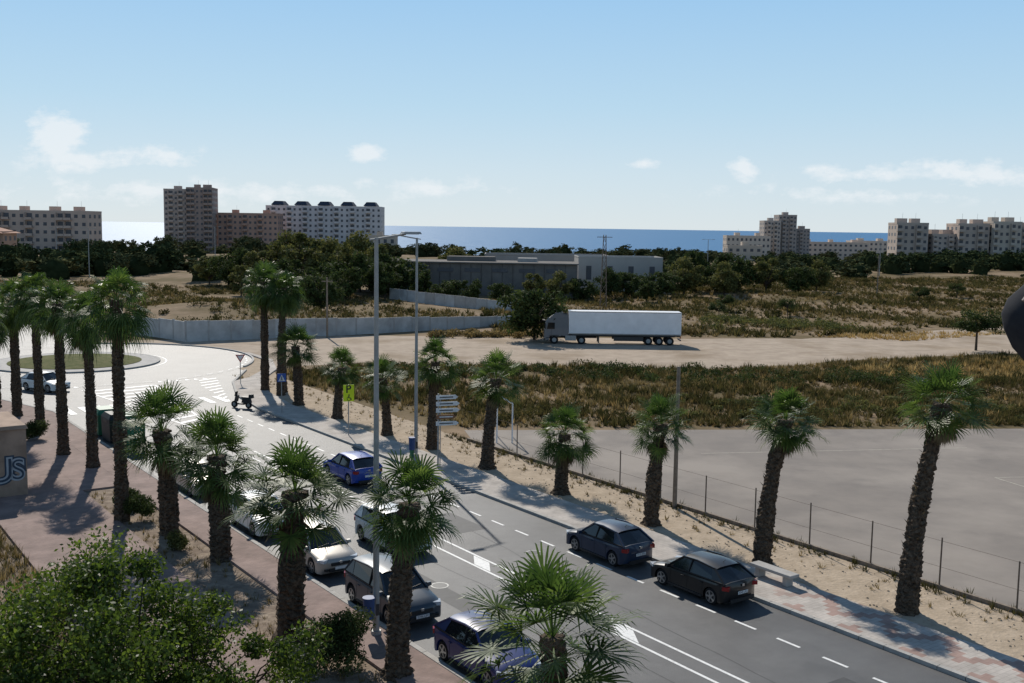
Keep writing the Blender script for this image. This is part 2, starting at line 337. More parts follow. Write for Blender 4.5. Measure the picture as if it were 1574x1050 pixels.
# ---------------------------------------------------------------- palms
def palm_crown(seed,nl=34,R=1.0,droop=.5,lowest=-45,ndead=9):
    r=random.Random(seed); V=[];F=[];mi=[]
    def quad(a,b2,c,d,m):
        o=len(V); V.extend([tuple(a),tuple(b2),tuple(c),tuple(d)]); F.append((o,o+1,o+2,o+3)); mi.append(m)
    tot=nl+ndead
    for i in range(tot):
        dead=i>=nl
        f=i/nl
        el=math.radians(84-(84-lowest)*f**.85+r.uniform(-9,9)) if not dead else math.radians(r.uniform(-84,-50))
        az=i*2.39996+r.uniform(-.25,.25)
        d=Vector((math.cos(az)*math.cos(el),math.sin(az)*math.cos(el),math.sin(el)))
        side=Vector((-math.sin(az),math.cos(az),0)); up=side.cross(d)*-1
        if up.z<0 and el>0: up=-up
        if dead: up=Vector((math.cos(az),math.sin(az),0))
        pl=(r.uniform(.62,1.28) if not dead else r.uniform(.2,.5))*R
        st=Vector((0,0,-.1-(.25 if dead else .0)-.3*f))
        g=Vector((0,0,-1)); p0=st; n=3; pts=[p0]
        for k in range(1,n+1):
            t=k/n; pts.append(st+d*pl*t+g*(.10*droop*pl*t*t))
        for k in range(n):
            w=side*.02; quad(pts[k]-w,pts[k]+w,pts[k+1]+w,pts[k+1]-w,1 if dead else 0)
        hub=pts[-1]; dirn=(pts[-1]-pts[-2]).normalized()
        roll=r.uniform(-.6,.6); sd=(side*math.cos(roll)+up*math.sin(roll)).normalized()
        nb=22; span=math.radians(r.uniform(100,125) if not dead else 40); fl=r.uniform(.75,1.1)*R*(.8 if dead else 1)
        cup=r.uniform(.1,.3)
        for k in range(nb):
            a=-span+2*span*k/(nb-1)+r.uniform(-.035,.035)
            nrm=dirn.cross(sd).normalized()
            if nrm.z<0: nrm=-nrm
            bd=(dirn*math.cos(a)+sd*math.sin(a)+nrm*cup*(abs(a)/span)).normalized()
            l=fl*(1-.22*abs(a)/span)*r.uniform(.86,1.08)
            bw=nrm.cross(bd).normalized()*.030
            fold=nrm*.012*(1 if k%2 else -1)
            dr=droop*r.uniform(.6,1.5)
            p1=hub+bd*l*.5+g*.03*l+fold; p2=hub+bd*l*.8+g*l*.13*dr; p3=hub+bd*l*.97+g*l*.36*dr
            m=1 if dead else 0
            quad(hub-bw*.3,hub+bw*.3,p1+bw,p1-bw,m); quad(p1-bw,p1+bw,p2+bw*.6,p2-bw*.6,m); quad(p2-bw*.6,p2+bw*.6,p3+bw*.06,p3-bw*.06,m)
    me=mesh_np('crown',V,F,mi); me.materials.append(M['palm']); me.materials.append(M['dead']); return me
CR=[palm_crown(11,46,1.0,.6,-50,12),palm_crown(12,42,1.05,.5,-42,10),palm_crown(13,48,.97,.75,-56,14),palm_crown(14,40,1.02,.55,-45,10)]
CRD=[palm_crown(21,50,1.0,1.4,-65,14),palm_crown(22,54,.95,1.6,-68,14)]
def palm_trunk(h,r0,seed,bend):
    r=random.Random(seed); mb=MB(); n=14; k=max(8,int(h/.09)); vs=[]
    for j in range(k+1):
        t=j/k; rr=r0*(1.12-.36*t) if t>.05 else r0*(1.4-5*t)
        if t>.9: rr*=1.2
        rr*=1+.07*math.sin(t*h*2.1+seed)+.05*math.sin(t*h*5+seed)
        cx=bend[0]*t*t; cy=bend[1]*t*t
        for i in range(n):
            a=2*math.pi*(i+.5*(j%2))/n
            q=rr*(1+(.13 if (i+j)%2 else -.10)+r.uniform(-.10,.12)); vs.append((cx+q*math.cos(a),cy+q*math.sin(a),h*t+r.uniform(-.02,.02)))
    fs=[(j*n+i,j*n+(i+1)%n,(j+1)*n+(i+1)%n,(j+1)*n+i) for j in range(k) for i in range(n)]
    fs.append(tuple(range(k*n,k*n+n))); mb.add(vs,fs,M['trunk'])
    for q in range(int(h*38)):
        t=r.uniform(.04,1); a=r.uniform(0,6.28); rr=r0*(1.12-.36*t)
        c=Vector((bend[0]*t*t+rr*math.cos(a),bend[1]*t*t+rr*math.sin(a),h*t)); o=Vector((math.cos(a),math.sin(a),0)); sd=Vector((-math.sin(a),math.cos(a),0))
        tip=c+o*r.uniform(.06,.17)+Vector((0,0,r.uniform(.06,.2)))+sd*r.uniform(-.05,.05)
        mb.add([c-sd*.06,c+sd*.06,tip],[(0,1,2)],M['trunk'] if r.random()<.85 else M['dead'])
    return mb
pi=0
def palm(sx,sy,h,r0=.3,cs=1.0,drooping=False,bend=None):
    global pi; pi+=1; rr=random.Random(pi*13)
    e=empty('palm_tree',(*S(sx,sy),0))
    b=bend or (rr.uniform(-.35,.35),rr.uniform(-.3,.3))
    palm_trunk(h,r0,pi,b).build('trunk',parent=e)
    o=obj('crown',(CRD if drooping else CR)[pi%(2 if drooping else 4)],parent=e,loc=(b[0],b[1],h+.1),rot=rr.uniform(0,6.28),scale=(cs,cs,cs*(rr.uniform(.9,1.1))))
    o.rotation_euler=(rr.uniform(-.12,.12),rr.uniform(-.12,.12),rr.uniform(0,6.28))
    return e
for (y,h,cs,b) in ((50.6,5.3,.95,(.45,-.1)),(43.6,3.2,1.05,(.15,0)),(36.6,4.9,.92,(.35,-.1)),(29.7,6.2,.93,(.7,-.2)),(22.7,7.9,.90,(.8,-.2))): palm(34.2,y,h,.33,cs,bend=b)
palm(34.2,56.9,5.6,.28,.97); palm(34,62.4,3.9,.28,.97); palm(33.9,69.7,3.7,.3,.95); palm(33.9,76.5,4.6,.34,1.08)
palm(34.3,84.2,9.2,.3,1.15,True); palm(34.6,81.6,8.8,.3,1.15,True); palm(35.4,83,8.6,.26,1.0,True)
palm(14.4,18.3,4.8,.32,1.15); palm(15.7,28.1,5.5,.33,.97,bend=(.35,.1)); palm(14.1,32.6,5.1,.42,1.15,bend=(.15,.2))
palm(15.2,42.3,4.4,.40,1.1); palm(14.6,47.2,4.8,.38,1.12)
palm(13.4,50.4,10.4,.27,.98,True); palm(15.0,62.2,8.8,.27,1.0,True); palm(14.4,66.6,9.1,.28,1.05,True); palm(15,75.9,9.2,.27,1.05,True); palm(14.6,81.5,8.4,.3,1.1,True); palm(14.0,86,7.0,.3,1.1,True)
palm(10.5,70,8.6,.28,1.05,True); palm(11,79,8,.28,1.1,True)

# ---------------------------------------------------------------- broadleaf trees
def leaves(cent,rad,n,size,flat=.8,r=None):
    r=r or rng
    cent=np.asarray(cent); k=r.integers(0,len(cent),n); d=r.normal(size=(n,3)); d/=np.linalg.norm(d,axis=1)[:,None]
    rr=np.asarray(rad)[k]*(r.random(n)**.45); c=cent[k]+d*rr[:,None]*np.array([1,1,flat])
    a=r.normal(size=(n,3)); a/=np.linalg.norm(a,axis=1)[:,None]; b2=np.cross(a,d+r.normal(size=(n,3))*.5); b2/=np.linalg.norm(b2,axis=1)[:,None]+1e-9
    s=size*(.6+.8*r.random(n))[:,None]; V=np.stack([c-a*s,c-b2*s*.55,c+a*s,c+b2*s*.55],axis=1).reshape(-1,3)
    return V,np.arange(4*n).reshape(n,4)
def tree_mesh(seed,h,cr,ch,ncl,nl,ls,lm,trunk_r=.15,clump=.33,multi=1,inner=.35):
    r=random.Random(seed); mb=MB(); cent=[];rad=[]
    cz=h-ch/2
    for i in range(ncl):
        while True:
            p=Vector((r.uniform(-1,1),r.uniform(-1,1),r.uniform(-1,1)))
            if inner<p.length<1: break
        cent.append((p.x*cr*.85,p.y*cr*.85,cz+p.z*ch/2*.85)); rad.append(cr*clump*r.uniform(.55,1.3))
    forks=[]
    for m_ in range(multi):
        a=r.uniform(0,6.28); q=.0 if multi==1 else cr*.25
        f0=Vector((math.cos(a)*q,math.sin(a)*q,max(.6,h-ch*.85))); mb.cyl((math.cos(a)*q*.3,math.sin(a)*q*.3,-.1),f0,trunk_r,trunk_r*.7,M['bark'],8,False); forks.append(f0)
    for i,c in enumerate(cent):
        f0=forks[i%len(forks)]; mid=(f0+Vector(c))/2+Vector((r.uniform(-.2,.2)*cr*.5,r.uniform(-.2,.2)*cr*.5,ch*.06))
        mb.cyl(f0,mid,trunk_r*.5,trunk_r*.3,M['bark'],6,False); mb.cyl(mid,c,trunk_r*.3,trunk_r*.08,M['bark'],5,False)
        for q in range(3):
            t=Vector(c)+Vector((r.uniform(-1,1),r.uniform(-1,1),r.uniform(-.3,1)))*rad[i]; mb.cyl(c,t,trunk_r*.1,trunk_r*.03,M['bark'],3,False)
    V,F=leaves(cent,rad,nl,ls)
    nb=len(mb.v)
    VV=np.vstack([np.array([tuple(v) for v in mb.v],dtype=float),V]); FF=np.vstack([np.array(mb.f),F+nb])
    mi=np.concatenate([np.zeros(len(mb.f),int),np.ones(len(F),int)])
    me=mesh_np('tree',VV,FF,mi); me.materials.append(M['bark']); me.materials.append(lm); return me
TM=[tree_mesh(1,9,3.8,8.2,26,5600,.24,M['leafA'],.22),tree_mesh(2,9,4.4,8.0,30,6000,.24,M['leafB'],.22),tree_mesh(3,8,4.6,7.4,28,6000,.24,M['leafA'],.22),tree_mesh(4,8.5,3.4,8.0,22,4800,.24,M['leafB'],.2)]
SM=tree_mesh(5,5,2.6,3.4,18,3200,.13,M['leafA'],.14)
def tree(name,x,y,s,k=None,me=None):
    obj(name,me or TM[k],loc=(x,y,hz(x,y)-.05),rot=random.uniform(0,6),scale=(s*random.uniform(.9,1.2),s*random.uniform(.9,1.2),s*random.uniform(.85,1.08)))
tree('broadleaf_tree',2.8,133,.88,2)
tree('broadleaf_tree',-31,172,.78,2)
for (x,y,s,k) in ((-59,232,1.15,0),(-54,224,1.1,3),(-50,236,1.35,1),(-45,228,1.35,3),(-41,238,1.3,1),(-38,220,1.2,1),(-34,230,1.35,0),(-31,216,1.25,1),(-27,206,1.15,0),(-24,214,1.3,2),(-29,226,1.4,2),(-64,240,1.0,2),(-70,246,.9,3),(-43,208,.95,0),(-36,202,.9,2),(-48,212,.95,2),(-53,208,.75,3),(-31,196,.85,2),(-24,200,.85,0),
 (-18,206,.72,0),(-13,202,.7,2),(-8,198,.6,0),(-2,200,.62,2),(4,207,.7,3),(9,209,.75,1),(14,213,.72,2),(19,217,.75,0),(24,220,.8,2),(30,217,.85,2),(36,224,.98,1),(40,236,1.1,0),(44,232,1.1,2),(50,238,1.18,2),(57,240,1.0,3),(63,238,.98,2),(70,246,.85,1),(26,207,.55,0),(44,222,.75,1),(-14,262,1.1,1)):
    tree('broadleaf_tree',x,y,s,k)
for (x,y,s) in ((56,128,1.08),(46,178,.7),(33,170,.65),(37,186,.6),(82,215,.75),(100,240,.7)): tree('small_tree',x,y,s,me=SM)
FT=tree_mesh(9,5.0,4.3,4.3,66,36000,.060,M['leafF'],.08,clump=.22,multi=4)
obj('shrubby_tree',FT,loc=(-11.2,26.6,0),rot=.4,scale=(1.08,1.08,1.1))
FT2=tree_mesh(19,3.9,2.6,3.4,30,15000,.058,M['leafF'],.07,clump=.25,multi=3)
obj('shrubby_tree',FT2,loc=(-7.6,27.6,0),rot=1.4,scale=(1.1,1.1,1.05))
def bush(name,sx,sy,r_,h,lm,n=5000,ls=.05):
    cent=[];rad=[]
    for i in range(14):
        a=random.uniform(0,6.28);q=random.uniform(0,.6)*r_; cent.append((q*math.cos(a),q*math.sin(a),h*random.uniform(.3,.72))); rad.append(r_*.42)
    V,F=leaves(cent,rad,n,ls); me=mesh_np(name,V,F); me.materials.append(lm); obj(name,me,loc=(*S(sx,sy),0))
bush('hedge_bush',14.6,29.6,1.5,1.9,M['leafA'],9000,.05); bush('hedge_bush',14.2,50,1.0,1.5,M['leafA']); bush('hedge_bush',14.2,52.5,.8,1.2,M['leafA'])
bush('hedge_bush',13.9,72,1.1,1.5,M['leafA']); bush('hedge_bush',14.2,44.5,.7,.9,M['leafB'],2500)

# distant tree masses (each mass one object)
def template(seed,n=620):
    r=random.Random(seed); cent=[];rad=[]; g=np.random.default_rng(seed)
    for i in range(15):
        a=r.uniform(0,6.28);q=r.uniform(0,.42); z=r.uniform(.12,.84)*(1-.35*q); cent.append((q*math.cos(a),q*math.sin(a),z)); rad.append(r.uniform(.10,.22))
    return leaves(cent,rad,n,.05,.7,g)
TP=[template(i) for i in range(7)]
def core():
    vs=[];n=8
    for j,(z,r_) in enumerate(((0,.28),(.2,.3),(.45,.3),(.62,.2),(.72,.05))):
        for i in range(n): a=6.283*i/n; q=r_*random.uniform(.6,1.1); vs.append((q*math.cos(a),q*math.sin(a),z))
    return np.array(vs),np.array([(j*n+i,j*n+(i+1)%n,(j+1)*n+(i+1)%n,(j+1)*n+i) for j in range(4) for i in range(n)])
def mass(name,pts,lm):
    VV=[];FF=[];mi=[];o=0
    for (x,y,h,w) in pts:
        V,F=TP[random.randrange(7)]; cv,cf=core()
        a=random.uniform(0,6.28); R=np.array([[math.cos(a),-math.sin(a),0],[math.sin(a),math.cos(a),0],[0,0,1]])
        z=hz(x,y)-.3
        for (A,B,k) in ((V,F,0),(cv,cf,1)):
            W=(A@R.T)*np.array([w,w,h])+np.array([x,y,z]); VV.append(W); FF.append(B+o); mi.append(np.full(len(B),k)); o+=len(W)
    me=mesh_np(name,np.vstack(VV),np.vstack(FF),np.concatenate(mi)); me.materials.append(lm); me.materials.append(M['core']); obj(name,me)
def belt(x0,x1,y0,y1,n,h0,h1):
    return [(random.uniform(x0,x1),random.uniform(y0,y1),random.uniform(h0,h1),random.uniform(7,16)) for _ in range(n)]
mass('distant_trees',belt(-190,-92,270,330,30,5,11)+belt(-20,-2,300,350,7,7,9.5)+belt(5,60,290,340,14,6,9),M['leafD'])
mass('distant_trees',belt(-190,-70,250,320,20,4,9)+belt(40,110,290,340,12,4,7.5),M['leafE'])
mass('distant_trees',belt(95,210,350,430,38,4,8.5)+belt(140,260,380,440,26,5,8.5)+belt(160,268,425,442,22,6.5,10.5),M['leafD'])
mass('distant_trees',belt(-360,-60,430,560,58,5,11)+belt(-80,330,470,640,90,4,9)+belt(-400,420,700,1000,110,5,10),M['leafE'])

# ---------------------------------------------------------------- grass / scrub
def inpoly(P,poly):
    x,y=P[:,0],P[:,1]; ins=np.zeros(len(P),bool); n=len(poly); j=n-1
    for i in range(n):
        xi,yi=poly[i];xj,yj=poly[j]
        c=((yi>y)!=(yj>y))&(x<(xj-xi)*(y-yi)/(yj-yi+1e-12)+xi); ins^=c; j=i
    return ins
def scatter(poly,n,patch=.12,thr=-.3):
    p=np.array(poly); P=rng.random((n*3,2))*(p.max(0)-p.min(0))+p.min(0); P=P[inpoly(P,poly)]
    q=np.sin(P[:,0]*patch*1.7+1)*np.sin(P[:,1]*patch*2.3+2)+.6*np.sin(P[:,0]*patch*4+P[:,1]*patch*3)+rng.normal(size=len(P))*.4
    return P[q>thr][:n]
def tufts(name,P,K,h,w,spread,mat):
    n=len(P); Zb=np.array([hz(x,y) for x,y in P]); sc=(.5+1.0*rng.random(n)**2)
    base=np.repeat(np.column_stack([P,Zb-.03]),K,axis=0); s=np.repeat(sc,K)[:,None]
    a=rng.random(n*K)*6.283; d=np.column_stack([np.cos(a),np.sin(a),np.zeros(n*K)]); q=np.column_stack([-np.sin(a),np.cos(a),np.zeros(n*K)])
    b0=base+d*s*spread*.35*rng.random((n*K,1)); tip=b0+d*s*spread*rng.random((n*K,1))+np.array([0,0,1])*h*s*(.5+.6*rng.random((n*K,1)))
    V=np.stack([b0-q*w*s,b0+q*w*s,tip],axis=1).reshape(-1,3); me=mesh_np(name,V,np.arange(3*n*K).reshape(-1,3)); me.materials.append(mat); obj(name,me)
poly1=[(-3.2,73.6),(20,75.6),(60,79.5),(110,84.5),(110,139),(60,124),(38,116),(30,110.5),(20,106.5),(5,107.5),(-13,107),(-22,100.5),(-19,93)]
poly2=[(-2,137),(22,139),(38,141),(48,145),(60,155),(75,164),(100,173),(190,180),(230,330),(70,330),(20,235),(-8,200),(-4,160)]
poly3=[(-42,134),(-10,150),(-4,165),(-24,195),(-60,240),(-130,250),(-110,170),(-60,140)]
tufts('dry_grass',scatter(poly1,15000,thr=-.8),12,.50,.045,.42,M['grass'])
tufts('scrub_grass',scatter(poly1,11000,.2,-.15),14,.58,.05,.5,M['scrub'])
tufts('golden_grass',scatter([(34,109),(60,118),(72,122),(110,134),(110,122),(70,108),(50,102),(36,102)],3000,.2,-.6),14,.6,.05,.5,M['straw'])
tufts('golden_grass',scatter(poly1,1200,.25,.5),12,.5,.04,.4,M['straw'])
tufts('golden_grass',scatter([(40,142),(60,152),(70,150),(52,138)],500,.2,-2),12,.5,.05,.5,M['straw'])
tufts('dry_grass',scatter(poly2,14000,.06,-.5),9,.6,.09,.7,M['grass'])
tufts('scrub_grass',scatter(poly2,11000,.05,-.2),10,.8,.12,.9,M['scrub'])
tufts('dry_grass',scatter(poly3,5000,.06,-.1),8,.5,.08,.6,M['grass'])
tufts('scrub_grass',scatter(poly3,4500,.06,-.2),8,.6,.09,.7,M['scrub'])
Pv=np.array([S(x,y) for x,y in zip(rng.uniform(35.2,38,500),rng.uniform(10,95,500))]); tufts('verge_weeds',Pv,10,.22,.02,.2,M['grass'])
Pv=np.array([S(x,y) for x,y in zip(rng.uniform(36.9,37.9,700),rng.uniform(10,60,700))]); tufts('verge_weeds',Pv,10,.28,.02,.2,M['scrub'])
Pv=np.array([S(x,y) for x,y in zip(rng.uniform(2,8.4,2200),rng.uniform(20,60,2200))]); tufts('verge_weeds',Pv,12,.4,.02,.35,M['grass'])
Pv=np.array([S(x,y) for x,y in zip(rng.uniform(2,8.4,900),rng.uniform(20,60,900))]); tufts('verge_weeds',Pv,12,.4,.02,.35,M['scrub'])
Pv=np.array([S(x,y) for x,y in zip(rng.uniform(13.3,15.3,360),rng.uniform(15,56,360))]); tufts('verge_weeds',Pv,10,.25,.02,.2,M['grass'])
mb=MB()
for k in range(700):
    x=random.uniform(33.3,37.4);y=random.uniform(8,80);s=random.uniform(.02,.07); mb.box((x,y,.01+s*.3),(s*1.4,s,s*.8),M['sand'],rz=random.uniform(0,3),taper=.6)
mb.build('gravel_stones',rot=TH)
def bushes(name,P,r0,r1,lm,per=90,ls=.14):
    cent=[];rad=[]
    for x,y in P:
        r_=random.uniform(r0,r1)
        for k in range(3): cent.append((x+random.uniform(-r_,r_),y+random.uniform(-r_,r_)*.6,hz(x,y)+r_*.35)); rad.append(r_*.75)
    V,F=leaves(cent,rad,per*len(P),ls,.75); me=mesh_np(name,V,F); me.materials.append(lm); obj(name,me)
bushes('scrub_bushes',scatter(poly1,170,.2,-.2),.5,1.1,M['scrub'],230,.1)
bushes('scrub_bushes',np.array([(random.uniform(-12,40),random.uniform(96,106)) for _ in range(95)]),.5,1.25,M['leafA'],230,.1)
bushes('scrub_bushes',scatter(poly2,280,.05,-.4),.7,1.7,M['scrub'],160,.17)
bushes('scrub_bushes',np.array([(random.uniform(28,50),random.uniform(150,166)) for _ in range(60)]),.8,1.5,M['leafB'],170,.15)
bushes('scrub_bushes',np.array([(random.uniform(0,24),random.uniform(140,152)) for _ in range(50)]+[(random.uniform(-10,2),random.uniform(134,139)) for _ in range(30)]),.6,1.1,M['grass'],170,.15)
bushes('scrub_bushes',np.array([(random.uniform(10,40),random.uniform(79,88)) for _ in range(45)]),.5,.9,M['leafB'],260,.09)
bushes('scrub_bushes',scatter(poly3,120,.05,-.4),.6,1.4,M['scrub'],160,.15)

# ---------------------------------------------------------------- vehicles
def car(name,pc,sx,sy,away,L=4.2,W=1.78,zs=1.0,plate='',estate=False,rotoff=0,world=None):
    a=L/2; P=pc
    rot=TH+math.radians(90 if away else -90)+rotoff
    e=empty(name,(*(world or S(sx,sy)),.02),rot)
    xr,xf=-a+.80,a-.86; ar=.375; cz=.33
    def arch(xc): return [(xc+ar*math.cos(t),cz+ar*math.sin(t)) for t in [math.radians(v) for v in (197,165,140,115,90,65,40,15,-17)]]
    wb=a-1.15
    prof=[(a-.12,.2),(a-.01,.32),(a,.5),(a-.05,.63),(a-.16,.73),(a-.5,.82),(wb+.1,.93),(0,.95),(-a+.6,.98),(-a+.12,1.0),(-a+.03,.86),(-a,.66),(-a,.42),(-a+.07,.26),(-a+.3,.2)]
    prof+=arch(xr)+[(0,.18)]+arch(xf); n=len(prof)
    fr=[-1,-.975,-.87,-.5,0,.5,.87,.975,1]
    vs=[]
    for f in fr:
        k=abs(f); pull={0:0,.5:.035,.87:.14,.975:.24,1:.34}[k]; dz={0:0,.5:.0,.87:.03,.975:.07,1:.14}[k]
        for (x,z) in prof:
            lim=a-pull; x2=max(-lim,min(lim,x)); z2=z-(dz if z>.72 else 0)
            yy=f*W/2
            if z>.72 and k>=.975: yy*=.985
            vs.append((x2,yy,z2*zs))
    fs=[(j*n+i,j*n+(i+1)%n,(j+1)*n+(i+1)%n,(j+1)*n+i) for j in range(8) for i in range(n)]
    mb=MB(); mb.add(vs,fs,P); mb.add(vs[:n],[tuple(range(n))],P); mb.add(vs[8*n:],[tuple(range(n-1,-1,-1))],P)
    mb.build('body',e,smooth=38)
    rt=1.45*zs; bz=.9*zs
    B0,T0,T1,B1=(wb+.12,bz),(wb-.72,rt-.03),(-a+.85 if not estate else -a+.5,rt-.08),(-a+.14,bz+.05)
    Tm=((T0[0]+T1[0])/2+.15,rt)
    yb=W/2-.07; yt=W/2-.27
    g=MB()
    def Pq(p,y): return (p[0],y,p[1])
    for s in (-1,1):
        pts=[Pq(B0,s*yb),Pq(T0,s*yt),Pq(Tm,s*yt),Pq(T1,s*yt),Pq(B1,s*yb)]
        g.poly(pts if s>0 else pts[::-1],M['glass'])
    g.add([(B0[0]-.1,-yb,bz),(B0[0]+.05,0,bz),(B0[0]-.1,yb,bz),(T0[0]-.02,yt,T0[1]),(T0[0]+.06,0,T0[1]+.02),(T0[0]-.02,-yt,T0[1])],[(0,1,4,5),(1,2,3,4)],M['glass'])
    g.add([(B1[0],-yb,B1[1]),(B1[0]-.06,0,B1[1]),(B1[0],yb,B1[1]),(T1[0],yt,T1[1]),(T1[0]-.06,0,T1[1]+.02),(T1[0],-yt,T1[1])],[(0,1,4,5),(1,2,3,4)],M['glass'])
    g.build('windows',e)
    r=MB(); vs=[];xsn=7;ysn=7
    for i in range(xsn):
        f=i/(xsn-1); x=T0[0]+.10+(T1[0]-.12-T0[0]-.10)*f
        zc=T0[1]+(rt+.015-T0[1])*math.sin(math.pi*min(1,f*1.0)*.5)**.6 if f<.5 else rt+.015-(rt-T1[1])*((f-.5)*2)**2
        for j in range(ysn):
            q=-1+2*j/(ysn-1); vs.append((x-(.06*q*q if i==0 else (-.05*q*q if i==xsn-1 else 0)),q*(yt+.035),zc+.035*(1-q*q)-(.045 if abs(q)==1 else 0)+.01))
    r.add(vs,[(i*ysn+j,(i+1)*ysn+j,(i+1)*ysn+j+1,i*ysn+j+1) for i in range(xsn-1) for j in range(ysn-1)],P)
    for s in (-1,1):
        r.beam((B0[0]-.06,s*(yb),bz-.02),(T0[0]+.02,s*(yt+.01),T0[1]+.01),.07,.06,P)
        r.beam((T0[0],s*(yt+.015),T0[1]),(Tm[0],s*(yt+.02),rt),.05,.06,P); r.beam((Tm[0],s*(yt+.02),rt),(T1[0],s*(yt+.015),T1[1]),.05,.06,P)
        xm=-.12; r.beam((xm,s*(yb+.004),bz),(xm-.05,s*(yt+.02),rt-.03),.07,.03,M['black'])
        o=.012*s
        c=[(B1[0]-.02,s*yb+o,B1[1]),(B1[0]+.66,s*yb+o,B1[1]-.02),(T1[0]+.12,s*yt+o,T1[1]+.01),(T1[0]-.03,s*yt+o,T1[1])]
        r.poly(c if s>0 else c[::-1],P)
        r.beam(c[0],c[3],.07,.05,P)
        r.beam((B0[0]-.1,s*(yb+.01),bz+.015),(B1[0],s*(yb+.01),B1[1]+.015),.035,.04,M['black'])
        r.box((wb-.12,s*(W/2+.07),bz+.07),(.16,.2,.13),P,taper=.8)
        r.box((wb-.04,s*(W/2-.02),bz+.03),(.06,.1,.05),M['black'])
    r.build('roof',e,smooth=45)
    t=MB(); yo=W/2+.003
    for s in (-1,1):
        t.box((0,s*(W/2-.01),.235*zs),(xf-xr-.8,.07,.09),M['black'])
        for xx in (wb-.2,-.12,xr+.42): t.box((xx,s*yo,.58*zs),(.012,.006,.56*zs),M['seam'])
        for xx in (.12,-.85): t.box((xx,s*(yo+.015),.76*zs),(.17,.03,.03),P)
        t.box((a-.27,s*(W/2-.25),.665*zs),(.36,.38,.12*zs),M['lampw'],rz=-s*.5)
        t.box((-a+.18,s*(W/2-.21),.80*zs),(.26,.34,.15*zs),M['lampr'],rz=s*.5)
        t.box((a-.1,s*(W/2-.33),.34*zs),(.16,.22,.08),M['black'],rz=-s*.35)
        for xc in (xr,xf):
            t.box((xc,s*(W/2-.45),.4),(.78,.5,.5),M['seam'])
    t.box((a-.02,0,.54*zs),(.06,W*.46,.12),M['black']); t.box((a-.02,0,.33*zs),(.07,W*.55,.14),M['black'])
    t.box((a+.012,0,.6*zs),(.02,.11,.09),M['rim']); t.box((-a-.01,0,.86*zs),(.02,.11,.09),M['rim'])
    t.box((a+.03,0,.40*zs),(.02,.52,.11),M['plate']); t.box((-a-.012,0,.58*zs),(.02,.52,.11),M['plate'])
    t.box((-a+.02,0,.3*zs),(.06,W*.7,.14),M['black'])
    t.beam((wb+.02,.1,bz+.08),(wb-.05,.62,bz+.14),.02,.02,M['black']); t.beam((wb+.05,-.5,bz+.06),(wb-.03,.05,bz+.13),.02,.02,M['black'])
    t.cyl((T1[0]+.2,0,rt+.01),(T1[0]+.05,0,rt+.14),.012,.006,M['black'],5)
    t.build('trim',e,bevel=.012)
    if plate:
        cu=bpy.data.curves.new('plate_text','FONT'); cu.body=plate; cu.size=.115; cu.align_x='CENTER'; cu.align_y='CENTER'
        to=bpy.data.objects.new('plate_text',cu); COL.objects.link(to); to.parent=e; cu.materials.append(M['ink'])
        if away: to.location=(-a-.025,0,.58*zs); to.rotation_euler=(math.pi/2,0,-math.pi/2)
        else: to.location=(a+.043,0,.40*zs); to.rotation_euler=(math.pi/2,0,math.pi/2)
    w=MB()
    for xc in (xr,xf):
        for s in (-1,1):
            yo=s*(W/2-.02); yi=s*(W/2-.24); R=.325
            w.cyl((xc,yi,R),(xc,yo-s*.03,R),R,R,M['rubber'],24); w.cyl((xc,yo-s*.03,R),(xc,yo,R),R,R-.04,M['rubber'],24)
            w.cyl((xc,yo-s*.02,R),(xc,yo+s*.004,R),.215,.21,M['black'],20)
            for k in range(5):
                an=k*1.2566; w.beam((xc,yo+s*.012,R),(xc+.2*math.cos(an),yo+s*.008,R+.2*math.sin(an)),.02,.06,M['rim'])
            w.cyl((xc,yo,R),(xc,yo+s*.02,R),.05,.04,M['rim'],10)
            for k in range(20):
                a1,a2=k*.31416,(k+1)*.31416
                w.beam((xc+.215*math.cos(a1),yo+s*.006,R+.215*math.sin(a1)),(xc+.215*math.cos(a2),yo+s*.006,R+.215*math.sin(a2)),.02,.025,M['rim'])
    w.build('wheels',e,smooth=35)
    return e
navy=paintm('navy',(.010,.024,.055)); blackp=paintm('black',(.005,.005,.006)); blue=paintm('blue',(.004,.045,.30)); silver=paintm('silver',(.36,.335,.30),.4); whitep=paintm('white',(.7,.7,.68)); slate=paintm('slate',(.024,.038,.055))
blue2=paintm('deep_blue',(.003,.018,.12))
car('parked_car',navy,29.3,34.0,True,4.15,1.76,1.02,'7715 JMH'); car('parked_car',blackp,29.45,28.6,True,4.3,1.8,.98,'8248 LRG')
car('parked_car',slate,18.35,33.3,False,4.45,1.84,1.12,'0296 LJM',True); car('parked_car',blue2,18.35,27.0,False,4.2,1.78,1.02,'')
car('parked_car',silver,18.4,39.7,False,4.3,1.78,1.06,'',True); car('parked_car',whitep,18.4,45.9,False,4.2,1.78,1.03); car('parked_car',silver,18.4,54.4,False,4.2,1.76,1.0)
car('driving_car',whitep,22.2,40.2,False,4.3,1.8,1.1,'',True); car('driving_car',blue,26.3,52.3,True,4.2,1.78,1.02)
car('driving_car',whitep,19.0,93.5,False,4.2,1.78,1.02,rotoff=.5)
